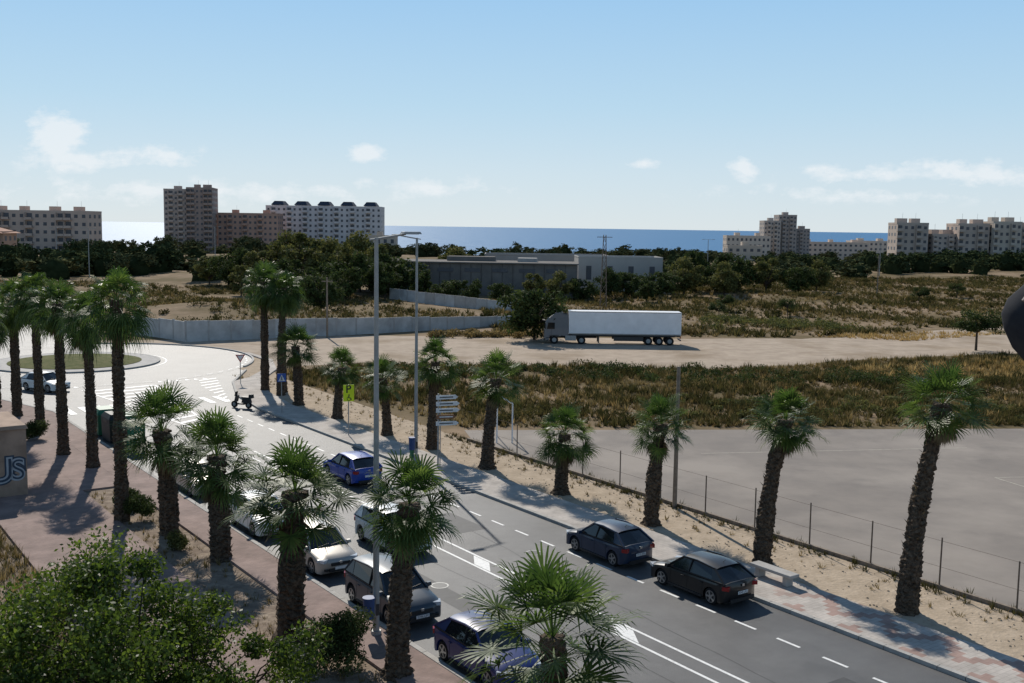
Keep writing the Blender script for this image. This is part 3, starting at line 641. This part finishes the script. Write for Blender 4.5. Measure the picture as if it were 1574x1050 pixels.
# truck
e=empty('articulated_lorry',(12.3,129.7,.0),math.pi)
grey=paintm('cab_grey',(.14,.15,.16)); mb=MB()
mb.box((-1.35,0,2.62),(13.6,2.5,2.76),M['white'])
for k in range(14): mb.box((-8.0+k*1.02,1.256,2.62),(.03,.012,2.7),M['white']); mb.box((-8.0+k*1.02,-1.256,2.62),(.03,.012,2.7),M['white'])
for s in (-1,1): mb.box((-1.35,s*1.26,3.96),(13.5,.02,.1),M['conc']); mb.box((-1.35,s*1.26,1.3),(13.5,.02,.12),M['conc'])
mb.build('trailer_body',e,bevel=.03)
mb=MB()
mb.box((-1.5,0,1.14),(13.2,2.3,.16),M['darkmetal']); mb.box((-1.0,0,1.0),(12,.9,.2),M['black'])
for s in (-1,1):
    mb.box((-1.8,s*1.2,.72),(3.6,.06,.5),M['darkmetal']); mb.box((1.8,s*.8,.65),(.15,.15,1.0),M['darkmetal']); mb.box((-8.1,s*.9,.95),(.1,.4,.25),M['lampr'])
mb.box((-8.12,0,.62),(.12,2.3,.14),M['darkmetal']); mb.box((5.0,0,.85),(6.0,.9,.3),M['black']); mb.box((5.2,1.0,.75),(1.3,.55,.6),M['metal']); mb.box((5.2,-1.0,.75),(1.3,.55,.6),M['metal'])
for xc in (-4.2,-5.5,-6.8,3.9,7.2):
    for s in (-1,1):
        y0=s*1.22; mb.cyl((xc,y0-s*.34,.5),(xc,y0,.5),.5,.5,M['rubber'],20); mb.cyl((xc,y0-s*.03,.5),(xc,y0+s*.012,.5),.28,.26,M['metal'],14); mb.cyl((xc,y0,.5),(xc,y0+s*.05,.5),.12,.1,M['metal'],10)
        mb.box((xc,s*1.15,1.05),(1.15,.3,.06),M['black'])
mb.build('chassis',e,smooth=35)
mb=MB()
pr=[(8.35,.55),(8.42,.9),(8.38,1.75),(8.25,2.7),(7.95,3.15),(7.0,3.78),(6.15,3.85),(6.15,1.1),(6.5,.95),(7.75,.95),(7.85,.5)]
n=len(pr); vs=[]
for f,dx in ((-1.22,.14),(-1.1,0),(1.1,0),(1.22,.14)):
    for x,z in pr: vs.append((x-(dx if x>7.9 else 0),f,z))
mb.add(vs,[(j*n+i,j*n+(i+1)%n,(j+1)*n+(i+1)%n,(j+1)*n+i) for j in range(3) for i in range(n)]+[tuple(range(n)),tuple(range(4*n-1,3*n-1,-1))],grey)
mb.add([(8.41,-1.05,1.78),(8.41,1.05,1.78),(8.28,1.02,2.68),(8.28,-1.02,2.68)],[(0,1,2,3)],M['glass'])
for s in (-1,1):
    mb.add([(8.1,s*1.226,1.8),(7.15,s*1.226,1.8),(7.15,s*1.226,2.6),(7.95,s*1.226,2.6)],[(0,1,2,3)],M['glass'])
    mb.box((8.3,s*1.42,2.2),(.12,.22,.7),M['black']); mb.beam((8.1,s*1.2,2.6),(8.3,s*1.42,2.5),.04,.04,M['black'])
    mb.box((8.36,s*.85,.85),(.1,.4,.22),M['lampw']); mb.box((5.85,s*1.18,2.3),(.7,.05,2.6),grey)
    for z in (.45,.75): mb.box((7.9,s*1.2,z),(.5,.1,.08),M['black'])
    mb.box((7.55,s*1.228,1.35),(.02,.01,1.0),M['seam'])
mb.box((8.42,0,1.35),(.04,1.5,.6),M['black']); mb.box((8.45,0,2.78),(.3,2.0,.1),M['black']); mb.box((8.4,0,.55),(.1,2.3,.25),M['black'])
mb.build('cab',e,smooth=30)
# scooter
e=empty('motor_scooter',(*S(29.6,77.3),.02),TH+2.2); mb=MB()
for x in (-.62,.62): mb.cyl((x,-.06,.26),(x,.06,.26),.26,.26,M['rubber'],16); mb.cyl((x,-.065,.26),(x,.065,.26),.14,.14,M['metal'],10)
mb.box((0,0,.32),(.6,.3,.1),M['black']); mb.box((-.45,0,.6),(.75,.32,.36),M['black'],taper=.8); mb.box((-.4,0,.82),(.7,.28,.1),M['ink'])
mb.beam((.62,0,.26),(.42,0,1.0),.08,.08,M['darkmetal']); mb.box((.42,0,.7),(.12,.4,.5),M['darkmetal'],ry=-.25); mb.beam((.38,-.34,1.02),(.38,.34,1.02),.04,.04,M['black']); mb.box((-.85,0,.95),(.3,.36,.28),M['black'],taper=.8)
mb.box((.46,0,1.08),(.03,.34,.35),M['black'],ry=-.3); mb.build('scooter_body',e,smooth=35)

# ---------------------------------------------------------------- street furniture
def lamp(sx,sy,h,side,bin_=True):
    e=empty('street_lamp',(*S(sx,sy),.0),TH); mb=MB()
    mb.cyl((0,0,0),(0,0,.25),.2,.17,M['metal'],12); mb.cyl((0,0,.2),(0,0,h),.115,.065,M['metal'],12); mb.cyl((0,0,h-.05),(side*1.1,0,h+.12),.04,.035,M['metal'],8)
    mb.cyl((0,0,h-.05),(-side*.25,0,h-.08),.03,.03,M['metal'],8)
    mb.box((0,-.115,1.0),(.12,.02,.4),M['darkmetal'])
    mb.build('pole',e,smooth=40); mb=MB(); mb.box((side*1.3,0,h+.16),(.7,.28,.08),M['metal'],taper=.85); mb.box((side*1.3,0,h+.113),(.5,.2,.012),M['plate']); mb.build('lamp_head',e,bevel=.02)
    if bin_:
        mb=MB(); mb.cyl((-.33,-.1,.75),(-.33,-.1,1.45),.17,.2,M['bluebin'],16); mb.cyl((-.33,-.1,1.45),(-.33,-.1,1.5),.22,.22,M['bluebin'],16); mb.beam((-.33,-.1,1.2),(0,0,1.2),.04,.04,M['metal']); mb.build('litter_bin',e,smooth=40)
lamp(16.65,31.3,13.6,1); lamp(31.6,54.4,13.3,-1); lamp(12.6,98,11,1,False)
for x,y,h in ((-150,250,12),(-104,262,12),(-92,330,13),(-128,300,12),(60,330,11),(120,350,11),(150,300,10)):
    mb=MB(); mb.cyl((0,0,0),(0,0,h),.14,.08,M['metal'],8); mb.beam((-1.4,0,h),(1.4,0,h),.07,.06,M['metal']); mb.box((-1.6,0,h),(.8,.3,.12),M['metal']); mb.box((1.6,0,h),(.8,.3,.12),M['metal']); mb.build('street_lamp',loc=(x,y,hz(x,y)))
def post(mb,h,r=.035): mb.cyl((0,0,.1),(0,0,h),r,r,M['metal'],10)
e=empty('parking_sign',(*S(31.5,63.1),0),TH-.25); mb=MB(); post(mb,3.5); mb.box((0,-.06,2.95),(.72,.03,1.1),M['yel']); mb.build('panel',e)
def text(e,s,size,loc,mat,rz=0):
    cu=bpy.data.curves.new('text','FONT'); cu.body=s; cu.size=size; cu.align_x='CENTER'; cu.align_y='CENTER'; cu.offset=size*.02; cu.materials.append(mat)
    o=bpy.data.objects.new('lettering',cu); COL.objects.link(o); o.parent=e; o.location=loc; o.rotation_euler=(math.pi/2,0,rz); return o
text(e,'P',.72,(-.02,-.08,3.2),M['ink'])
mb=MB(); mb.cyl((.02,-.085,2.83),(.02,-.078,2.83),.045,.045,M['ink'],12); mb.beam((.02,-.08,2.79),(.0,-.08,2.63),.02,.06,M['ink']); mb.beam((.0,-.08,2.63),(.13,-.08,2.62),.02,.05,M['ink']); mb.beam((.13,-.08,2.62),(.17,-.08,2.5),.02,.05,M['ink'])
for k in range(14):
    a1=math.radians(100+k*18);a2=a1+math.radians(18); mb.beam((.02+.13*math.cos(a1),-.08,2.58+.13*math.sin(a1)),(.02+.13*math.cos(a2),-.08,2.58+.13*math.sin(a2)),.02,.03,M['ink'])
mb.build('wheelchair_symbol',e)
e=empty('pedestrian_crossing_sign',(*S(31.1,73.2),0),TH-.2); mb=MB(); post(mb,3.0); mb.box((0,-.05,2.75),(.62,.03,.62),M['blue'])
mb.add([(-.25,-.07,2.5),(.25,-.07,2.5),(0,-.07,2.98)],[(0,1,2)],M['plate'])
mb.cyl((0,-.085,2.82),(0,-.075,2.82),.03,.03,M['ink'],8); mb.beam((0,-.08,2.79),(.0,-.08,2.66),.02,.05,M['ink']); mb.beam((0,-.08,2.66),(-.07,-.08,2.55),.02,.03,M['ink']); mb.beam((0,-.08,2.66),(.07,-.08,2.55),.02,.03,M['ink']); mb.build('panel',e)
e=empty('direction_signs',(*S(31.5,51.7),0),TH-.3); mb=MB(); post(mb,4.45,.05); mb.cyl((.12,0,.1),(.12,0,4.4),.03,.03,M['metal'],8)
for k,(mt,w) in enumerate(((M['plate'],1.3),(M['plate'],1.4),(M['plate'],1.4),(M['brown'],1.2),(M['plate'],1.35))):
    z=4.25-k*.38; x0=-.15
    pts=[(x0,z-.12),(x0+w-.16,z-.12),(x0+w,z),(x0+w-.16,z+.12),(x0,z+.12)]
    vs=[(p[0],-.08,p[1]) for p in pts]+[(p[0],-.05,p[1]) for p in pts]
    mb.add(vs,[(0,1,2,3,4),(9,8,7,6,5)]+[(i,5+i,5+(i+1)%5,(i+1)%5) for i in range(5)],mt)
    mb.box((x0+.6,-.083,z),(.8,.006,.06),M['darkmetal'] if mt is M['plate'] else M['plate'])
mb.build('panels',e)
e=empty('yield_sign',(-23.6,92,0),TH-.3); mb=MB(); post(mb,2.6); mb.add([(-.42,-.05,2.65),(0,-.05,1.95),(.42,-.05,2.65)],[(0,1,2)],M['red']); mb.add([(-.28,-.06,2.57),(0,-.06,2.1),(.28,-.06,2.57)],[(0,1,2)],M['plate']); mb.add([(-.42,-.03,2.65),(.42,-.03,2.65),(0,-.03,1.95)],[(0,1,2)],M['metal']); mb.build('panel',e)
mb=MB(); mb.box((0,0,.45),(.55,2.1,.13),M['conc']); mb.box((0,-.7,.19),(.4,.22,.38),M['conc']); mb.box((0,.7,.19),(.4,.22,.38),M['conc']); mb.build('stone_bench',loc=(*S(32.5,27.6),.13),rot=TH,bevel=.03)
def container(sx,sy,m,h=1.9):
    mb=MB(); mb.box((0,0,h*.42),(1.3,1.9,h*.76),m,taper=1.06); mb.box((0,0,h*.88),(1.42,2.0,h*.16),m,taper=.75); mb.box((.68,0,h*.72),(.04,.9,.2),M['ink']); mb.box((-.68,0,h*.72),(.04,.9,.2),M['ink'])
    for sy_ in (-.7,.7): mb.box((0,sy_,.06),(1.0,.2,.12),M['ink'])
    mb.build('recycling_container',loc=(*S(sx,sy),.02),rot=TH,bevel=.05)
container(18.3,66.6,M['green'],2.3); container(18.3,69.6,M['black'],1.9); container(18.3,72.4,M['green'],1.8)
mb=MB(); mb.cyl((0,0,.13),(0,0,1.1),.2,.24,M['green'],14); mb.cyl((0,0,1.1),(0,0,1.16),.26,.26,M['green'],14); mb.build('litter_bin',loc=(*S(31.7,54.9),0),smooth=40)
mb=MB()
for x in (0,1.0): mb.cyl((x,0,0),(x,0,2.6+.6*(1-x)),.05,.05,M['white'],8)
mb.cyl((0,0,3.2),(1.0,0,2.6),.05,.05,M['white'],8)
for x in (0,1.0): mb.cyl((x,0,2.6),(x,2.2,0),.035,.035,M['white'],8)
mb.build('goal_frame',loc=(-.9,68.4,0),rot=0)
# graffiti building
e=empty('graffiti_building',(*S(7.7,59.9),0),TH)
stucco=pm('kiosk_render',(.38,.27,.20),(.27,.19,.14),scale=1.2,rough=.9,bump=.2)
mb=MB(); mb.box((0,0,1.75),(6,4.6,3.5),stucco); mb.build('walls',e)
mb=MB(); mb.box((0,0,3.6),(6.2,4.8,.2),stucco,taper=.97); mb.build('roof',e,bevel=.03)
mb=MB(); mb.box((-1.2,-2.33,1.0),(1.2,.06,2.0),M['darkmetal']); mb.box((3.02,0.2,2.8),(.05,1.2,.4),M['black']); mb.build('door',e)
lt=pm('graffiti_pale',(.40,.43,.46),scale=4); dk=pm('graffiti_dark',(.05,.07,.10),scale=4)
for (s_,x,z,sz) in (('B',.75,1.45,1.9),('U',1.75,1.4,1.75),('S',2.55,1.4,1.5)):
    o=text(e,s_,sz,(x,-2.312,z),dk); o.data.offset=.14
    o=text(e,s_,sz,(x,-2.318,z),lt); o.data.offset=.06
    o=text(e,s_,sz,(x+.02,-2.324,z),dk); o.data.offset=-.02

# ---------------------------------------------------------------- walls
def wall(name,pts,mat,posts=True,cap=False):
    mb=MB()
    for (a,b2) in zip(pts[:-1],pts[1:]):
        A=Vector(a[:2]);B=Vector(b2[:2]); n=max(1,int((B-A).length/2.6)); d=(B-A)/n
        for k in range(n):
            p=A+d*k;q=A+d*(k+1); h=a[2]+(b2[2]-a[2])*(k+.5)/n; z=hz(p.x,p.y)
            m=mat if random.random()<.8 else M['conc']
            an=math.atan2(d.y,d.x); c=(p+q)/2; hh=h+random.uniform(-.06,.06)
            mb.box((c.x,c.y,z+hh/2),(d.length-.1,.14,hh),m,rz=an)
            if posts: mb.box((p.x,p.y,z+h/2+.03),(.2,.2,h+.06),M['conc'],rz=an)
    mb.build(name)
wall('panel_wall',[(-47.5,133,2.1),(-40.5,127,2.4),(-38.4,124.8,2.5),(-20,136,2.2),(0,152,1.3)],M['wall'])
wall('boundary_wall',[(-23,200,2.0),(-12,188,2.1),(1.5,173,1.7),(2.5,160,1.3)],M['wall'])
wall('boundary_wall',[(-110,200,2.0),(-82,190,2.0)],M['wall'])

# ---------------------------------------------------------------- buildings
def bmat(n,c): return pm(n,c,tuple(v*.88 for v in c),scale=.15,rough=.9,spec=.1)
win=pm('window_dark',(.055,.06,.07),(.08,.085,.10),scale=.5,rough=.35,spec=.4)
def block(name,x,y,w,d,h,fl,bays,c,rot=0,balc=(),turrets=0,troof=None,parap=.8,z0=None,roofbox=2,wwf=.45):
    z=hz(x,y) if z0 is None else z0; e=empty(name,(x,y,z),rot); wm=bmat('render_'+name,c); H=h-z
    mb=MB(); mb.box((0,0,H/2),(w,d,H),wm); mb.build('walls',e)
    mb=MB(); fh=H/fl
    bw=w/bays
    for f in range(fl):
        for b_ in range(bays):
            cx=-w/2+bw*(b_+.5); cz=fh*(f+.55)
            if b_ in balc:
                mb.box((cx,-d/2-.02,cz-.1),(bw*.7,.08,fh*.7),win)
            else: mb.box((cx,-d/2-.01,cz),(bw*wwf,.06,fh*.42),win)
        nd=max(2,int(d/4))
        for b_ in range(nd):
            cy=-d/2+d/nd*(b_+.5)
            for s in (-1,1): mb.box((s*(w/2+.01),cy,fh*(f+.55)),(.06,d/nd*.4,fh*.45),win)
    mb.build('windows',e)
    mb=MB()
    for f in range(fl):
        for b_ in balc:
            cx=-w/2+bw*(b_+.5); mb.box((cx,-d/2-.7,fh*f+.25),(bw*.92,1.3,.2),wm); mb.box((cx,-d/2-1.3,fh*f+.8),(bw*.92,.12,.9),wm)
            mb.box((cx-bw*.46,-d/2-.7,fh*(f+.5)),(.15,1.25,fh*.96),wm)
    if balc: mb.build('balconies',e)
    mb=MB()
    for s in (-1,1):
        mb.box((0,s*(d/2-.1),H+parap/2),(w+.1,.3,parap),wm); mb.box((s*(w/2-.1),0,H+parap/2),(.3,d-.5,parap),wm)
    for k in range(roofbox):
        cx=-w/2+w*(k+.5)/roofbox+random.uniform(-1,1); mb.box((cx,random.uniform(-1,1),H+1.3),(random.uniform(2.5,4.5),4,2.6),wm); mb.cyl((cx+.6,0,H+2.6),(cx+.6,0,H+5),.05,.04,M['metal'],5)
    for k in range(turrets):
        cx=-w/2+w*(k+.5)/turrets; tw=w/turrets*.5
        mb.box((cx,0,H+.9),(tw,d*.8,1.0),wm)
        if troof: mb.box((cx,-.3,H+2.3),(tw*1.15,d*.9,2.3),troof,taper=.6)
    mb.build('roof',e)
blueroof=pm('slate_roof',(.045,.06,.085),scale=.5,rough=.8,spec=.1); tile=pm('terracotta_tiles',(.32,.14,.08),(.22,.09,.05),scale=1,rough=.85)
block('apartment_building',-207,470,48,14,17.5,5,14,(.56,.43,.35),rot=-.05,balc=(2,3,6,10,11),roofbox=4)
block('apartment_building',-262,450,50,14,18.5,5,14,(.56,.43,.35),rot=.0,balc=(2,3,6,10,11),roofbox=4)
block('house',-178,350,26,12,9.5,3,7,(.45,.29,.21),rot=.1,roofbox=0)
mb=MB(); mb.box((0,0,0),(28,14,2.6),tile,taper=.4); mb.build('tiled_roof',loc=(-178,350,11))
block('tower_block',-187,600,13,18,31.5,12,5,(.46,.38,.33),rot=.12,balc=(1,3),roofbox=1)
block('tower_block',-174.5,602,14,20,32.5,12,6,(.36,.275,.235),rot=.12,balc=(0,1,4,5),roofbox=2)
block('apartment_building',-150,612,34,14,19,7,12,(.47,.30,.23),balc=(2,5,8),roofbox=2)
block('apartment_building',-112,640,68,16,24,9,22,(.60,.57,.56),balc=(1,4,7,10,13,16,19),turrets=5,troof=blueroof,roofbox=0,wwf=.4)
block('tower_block',182,720,12,14,24.0,11,5,(.42,.36,.32),balc=(1,3),roofbox=1); block('tower_block',171,716,11,14,20,9,5,(.48,.42,.37),balc=(1,3),roofbox=1); block('tower_block',193,722,9,14,15,9,4,(.36,.31,.28),balc=(1,),roofbox=1)
block('apartment_building',150,690,28,12,10,4,10,(.62,.52,.43),roofbox=2); block('apartment_building',225,760,50,12,6,4,14,(.62,.50,.41),roofbox=3); block('apartment_building',262,790,30,12,7,4,9,(.62,.52,.43),roofbox=2)
for (x,w,h,c) in ((168,13,17.5,(.48,.40,.34)),(181.5,11,13,(.54,.44,.37)),(193,13,17.5,(.52,.42,.35)),(206,12,18.5,(.54,.46,.38)),(218,11,16.5,(.48,.38,.31)),(229,13,18,(.54,.45,.37)),(243,14,17.5,(.53,.43,.35)),(258,14,16,(.53,.43,.35))):
    block('apartment_building',x,452+random.uniform(-5,8),w,14,h,6,5,c,rot=random.uniform(-.1,.1),balc=(0,3),roofbox=2,z0=0)
for (x,y,w,h) in ((-70,560,18,8),(120,560,18,5.5)):
    block('house',x,y,w,10,h,2,5,(.52,.44,.36),roofbox=1,z0=hz(x,y))
e=empty('long_low_building',(-6,226,hz(-6,226)),-.06); teal=pm('teal_glass',(.12,.19,.19),(.085,.145,.15),scale=.4,rough=.4,spec=.4); gw=pm('grey_panel',(.19,.175,.16),(.14,.13,.12),scale=.3,rough=.85,spec=.05)
mb=MB(); mb.box((0,0,3.4),(39,14,6.8),gw); mb.box((0,-.2,6.9),(39.6,14.8,.22),gw); mb.build('walls',e)
mb=MB()
for k in range(6): mb.box((-18.3+k*1.25,-7.1,3.6),(1.1,.2,5.6),teal)
for k in range(5):
    mb.box((-7.5+k*5.6,-7.06,5.4),(3.2,.12,.8),win)
mb.box((-19.6,0,3.6),(.2,12,5.6),teal); mb.build('windows',e)
mb=MB()
for k in range(14): mb.box((-10.8+k*2.15,-7.05,3.4),(.06,.1,6.6),M['darkmetal'])
mb.box((-3,2,7.5),(10,5,.9),gw); mb.box((9,1,7.4),(4,4,.8),M['conc']); mb.build('panel_joints',e)
block('low_warehouse',24,246,19,12,7.4,1,4,(.42,.40,.37),rot=.02,roofbox=0,parap=.3,z0=0,wwf=.25)
block('low_warehouse',8,266,30,12,7.2,1,6,(.34,.32,.30),rot=.02,roofbox=0,parap=.3,z0=0,wwf=.3)

# ---------------------------------------------------------------- folded parasol on neighbouring terrace
e=empty('folded_parasol',(2.76,5.6,0),0)
fab=pm('dark_canvas',(.022,.024,.03),(.035,.037,.042),scale=6,rough=.9,spec=.1); fab2=pm('canvas_trim',(.22,.19,.17),scale=6,rough=.8); mb=MB(); n=14; rings=[(13.97,.02,.14),(13.88,.05,.11),(13.78,.09,.065),(13.66,.155,.01),(13.58,.172,.0),(13.5,.165,.01),(13.40,.135,.03),(13.32,.09,.06),(13.29,.05,.08)]
vs=[]
for (z,r_,dx) in rings:
    for i in range(n):
        a=6.283*i/n; q=r_*(1+.06*(i%2)); vs.append((dx+q*math.cos(a),q*math.sin(a),z))
mb.add(vs,[(j*n+i,(j+1)*n+i,(j+1)*n+(i+1)%n,j*n+(i+1)%n) for j in range(len(rings)-1) for i in range(n)],fab)
mb.beam((.03,-.09,13.88),(-.13,-.11,13.66),.014,.014,fab2)
mb.build('canvas',e,smooth=50)
mb=MB(); mb.cyl((.14,0,11.0),(.14,0,14.0),.025,.025,M['metal'],10); mb.cyl((.14,0,10.9),(.14,0,11.0),.25,.22,M['conc'],16); mb.build('pole',e)
mb=MB(); mb.box((4.25,4.4,10.8),(3.4,3.0,.2),M['conc']); mb.box((4.9,4.2,5.35),(2.8,2.4,10.7),bmat('terrace_wall',(.5,.45,.4))); mb.build('terrace')

# ---------------------------------------------------------------- sky, sun, camera
el=math.radians(37.4); az=math.radians(-17.7)
D=Vector((math.sin(az)*math.cos(el),math.cos(az)*math.cos(el),math.sin(el)))
w=bpy.data.worlds.new('World'); scene.world=w; w.use_nodes=True; N=w.node_tree.nodes; L=w.node_tree.links
bg=N['Background']; bg.inputs['Strength'].default_value=.085
sky=N.new('ShaderNodeTexSky'); sky.sky_type='NISHITA'; sky.sun_disc=False; sky.sun_elevation=el; sky.sun_rotation=az; sky.air_density=1.0; sky.dust_density=.2; sky.ozone_density=3.0; sky.altitude=50
tc=N.new('ShaderNodeTexCoord'); sp=N.new('ShaderNodeSeparateXYZ'); L.new(tc.outputs['Generated'],sp.inputs[0])
def mth(op,*a,clamp=False):
    k=N.new('ShaderNodeMath'); k.operation=op; k.use_clamp=clamp
    for i,v in enumerate(a):
        if isinstance(v,(int,float)): k.inputs[i].default_value=v
        else: L.new(v,k.inputs[i])
    return k.outputs[0]
rp=N.new('ShaderNodeValToRGB'); L.new(sp.outputs[2],rp.inputs['Fac']); el_=rp.color_ramp.elements
el_[0].position=0.0; el_[0].color=(.76,.86,.92,1); el_[1].position=1.0; el_[1].color=(.08,.15,.28,1)
k=el_.new(.05); k.color=(.68,.83,.94,1); k=el_.new(.11); k.color=(.54,.77,.95,1); k=el_.new(.21); k.color=(.38,.66,.96,1); k=el_.new(.42); k.color=(.15,.28,.50,1)
sc_=N.new('ShaderNodeVectorMath'); sc_.operation='SCALE'; sc_.inputs['Scale'].default_value=10.6; L.new(rp.outputs['Color'],sc_.inputs[0])
m0=N.new('ShaderNodeMix'); m0.data_type='RGBA'; m0.inputs[0].default_value=.9; L.new(sky.outputs[0],m0.inputs[6]); L.new(sc_.outputs[0],m0.inputs[7])
u=mth('DIVIDE',sp.outputs[0],sp.outputs[1]); v=mth('DIVIDE',sp.outputs[2],mth('ABSOLUTE',sp.outputs[1]))
cb=N.new('ShaderNodeCombineXYZ'); L.new(mth('MULTIPLY',u,1.0),cb.inputs[0]); L.new(mth('MULTIPLY',v,1.8),cb.inputs[1])
ns=N.new('ShaderNodeTexNoise'); ns.inputs['Scale'].default_value=30; ns.inputs['Detail'].default_value=9; ns.inputs['Roughness'].default_value=.64; L.new(cb.outputs[0],ns.inputs['Vector'])
tot=None
for (cx,cz,rx,rz,st) in ((-.425,.078,.045,.036,1.1),(-.40,.055,.09,.018,.9),(-.32,.06,.06,.018,.7),(-.135,.067,.03,.014,.9),(.212,.058,.022,.02,.95),(.32,.052,.10,.014,.85),(.42,.056,.13,.02,.85),(-.3,.028,.4,.022,.6),(-.08,.036,.14,.016,.6),(.3,.035,.25,.014,.5),(.12,.06,.05,.01,.5)):
    dx=mth('DIVIDE',mth('SUBTRACT',u,cx),rx); dz=mth('DIVIDE',mth('SUBTRACT',v,cz),rz)
    q=mth('MULTIPLY',mth('SUBTRACT',1.0,mth('SQRT',mth('ADD',mth('MULTIPLY',dx,dx),mth('MULTIPLY',dz,dz))),clamp=True),st)
    tot=q if tot is None else mth('MAXIMUM',tot,q)
cl=mth('MULTIPLY',mth('SUBTRACT',mth('ADD',mth('MULTIPLY',tot,.75),mth('MULTIPLY',ns.outputs['Fac'],1.5)),.97),3.0,clamp=True)
cl=mth('MULTIPLY',cl,mth('MULTIPLY',tot,3.0,clamp=True))
mx=N.new('ShaderNodeMix'); mx.data_type='RGBA'; mx.inputs[7].default_value=(10.3,10.7,11.0,1); L.new(mth('MULTIPLY',cl,.7),mx.inputs[0]); L.new(m0.outputs[2],mx.inputs[6]); L.new(mx.outputs[2],bg.inputs['Color'])
sl=bpy.data.lights.new('sun','SUN'); sl.energy=4.8; sl.angle=math.radians(.53); sl.color=(1,.94,.85); so=bpy.data.objects.new('sun',sl); COL.objects.link(so); so.rotation_euler=D.to_track_quat('Z','Y').to_euler(); so.location=(0,0,60)
cam=bpy.data.cameras.new('camera'); cam.lens=37.5; cam.sensor_width=36; cam.clip_end=120000; cam.clip_start=.1
co=bpy.data.objects.new('camera',cam); COL.objects.link(co)
co.matrix_world=Matrix.Translation((0,0,14))@Matrix.Rotation(math.radians(90-6.12),4,'X')@Matrix.Rotation(.0145,4,'Z')
scene.camera=co
scene.view_settings.view_transform='Standard'; scene.view_settings.look='None'; scene.view_settings.exposure=0
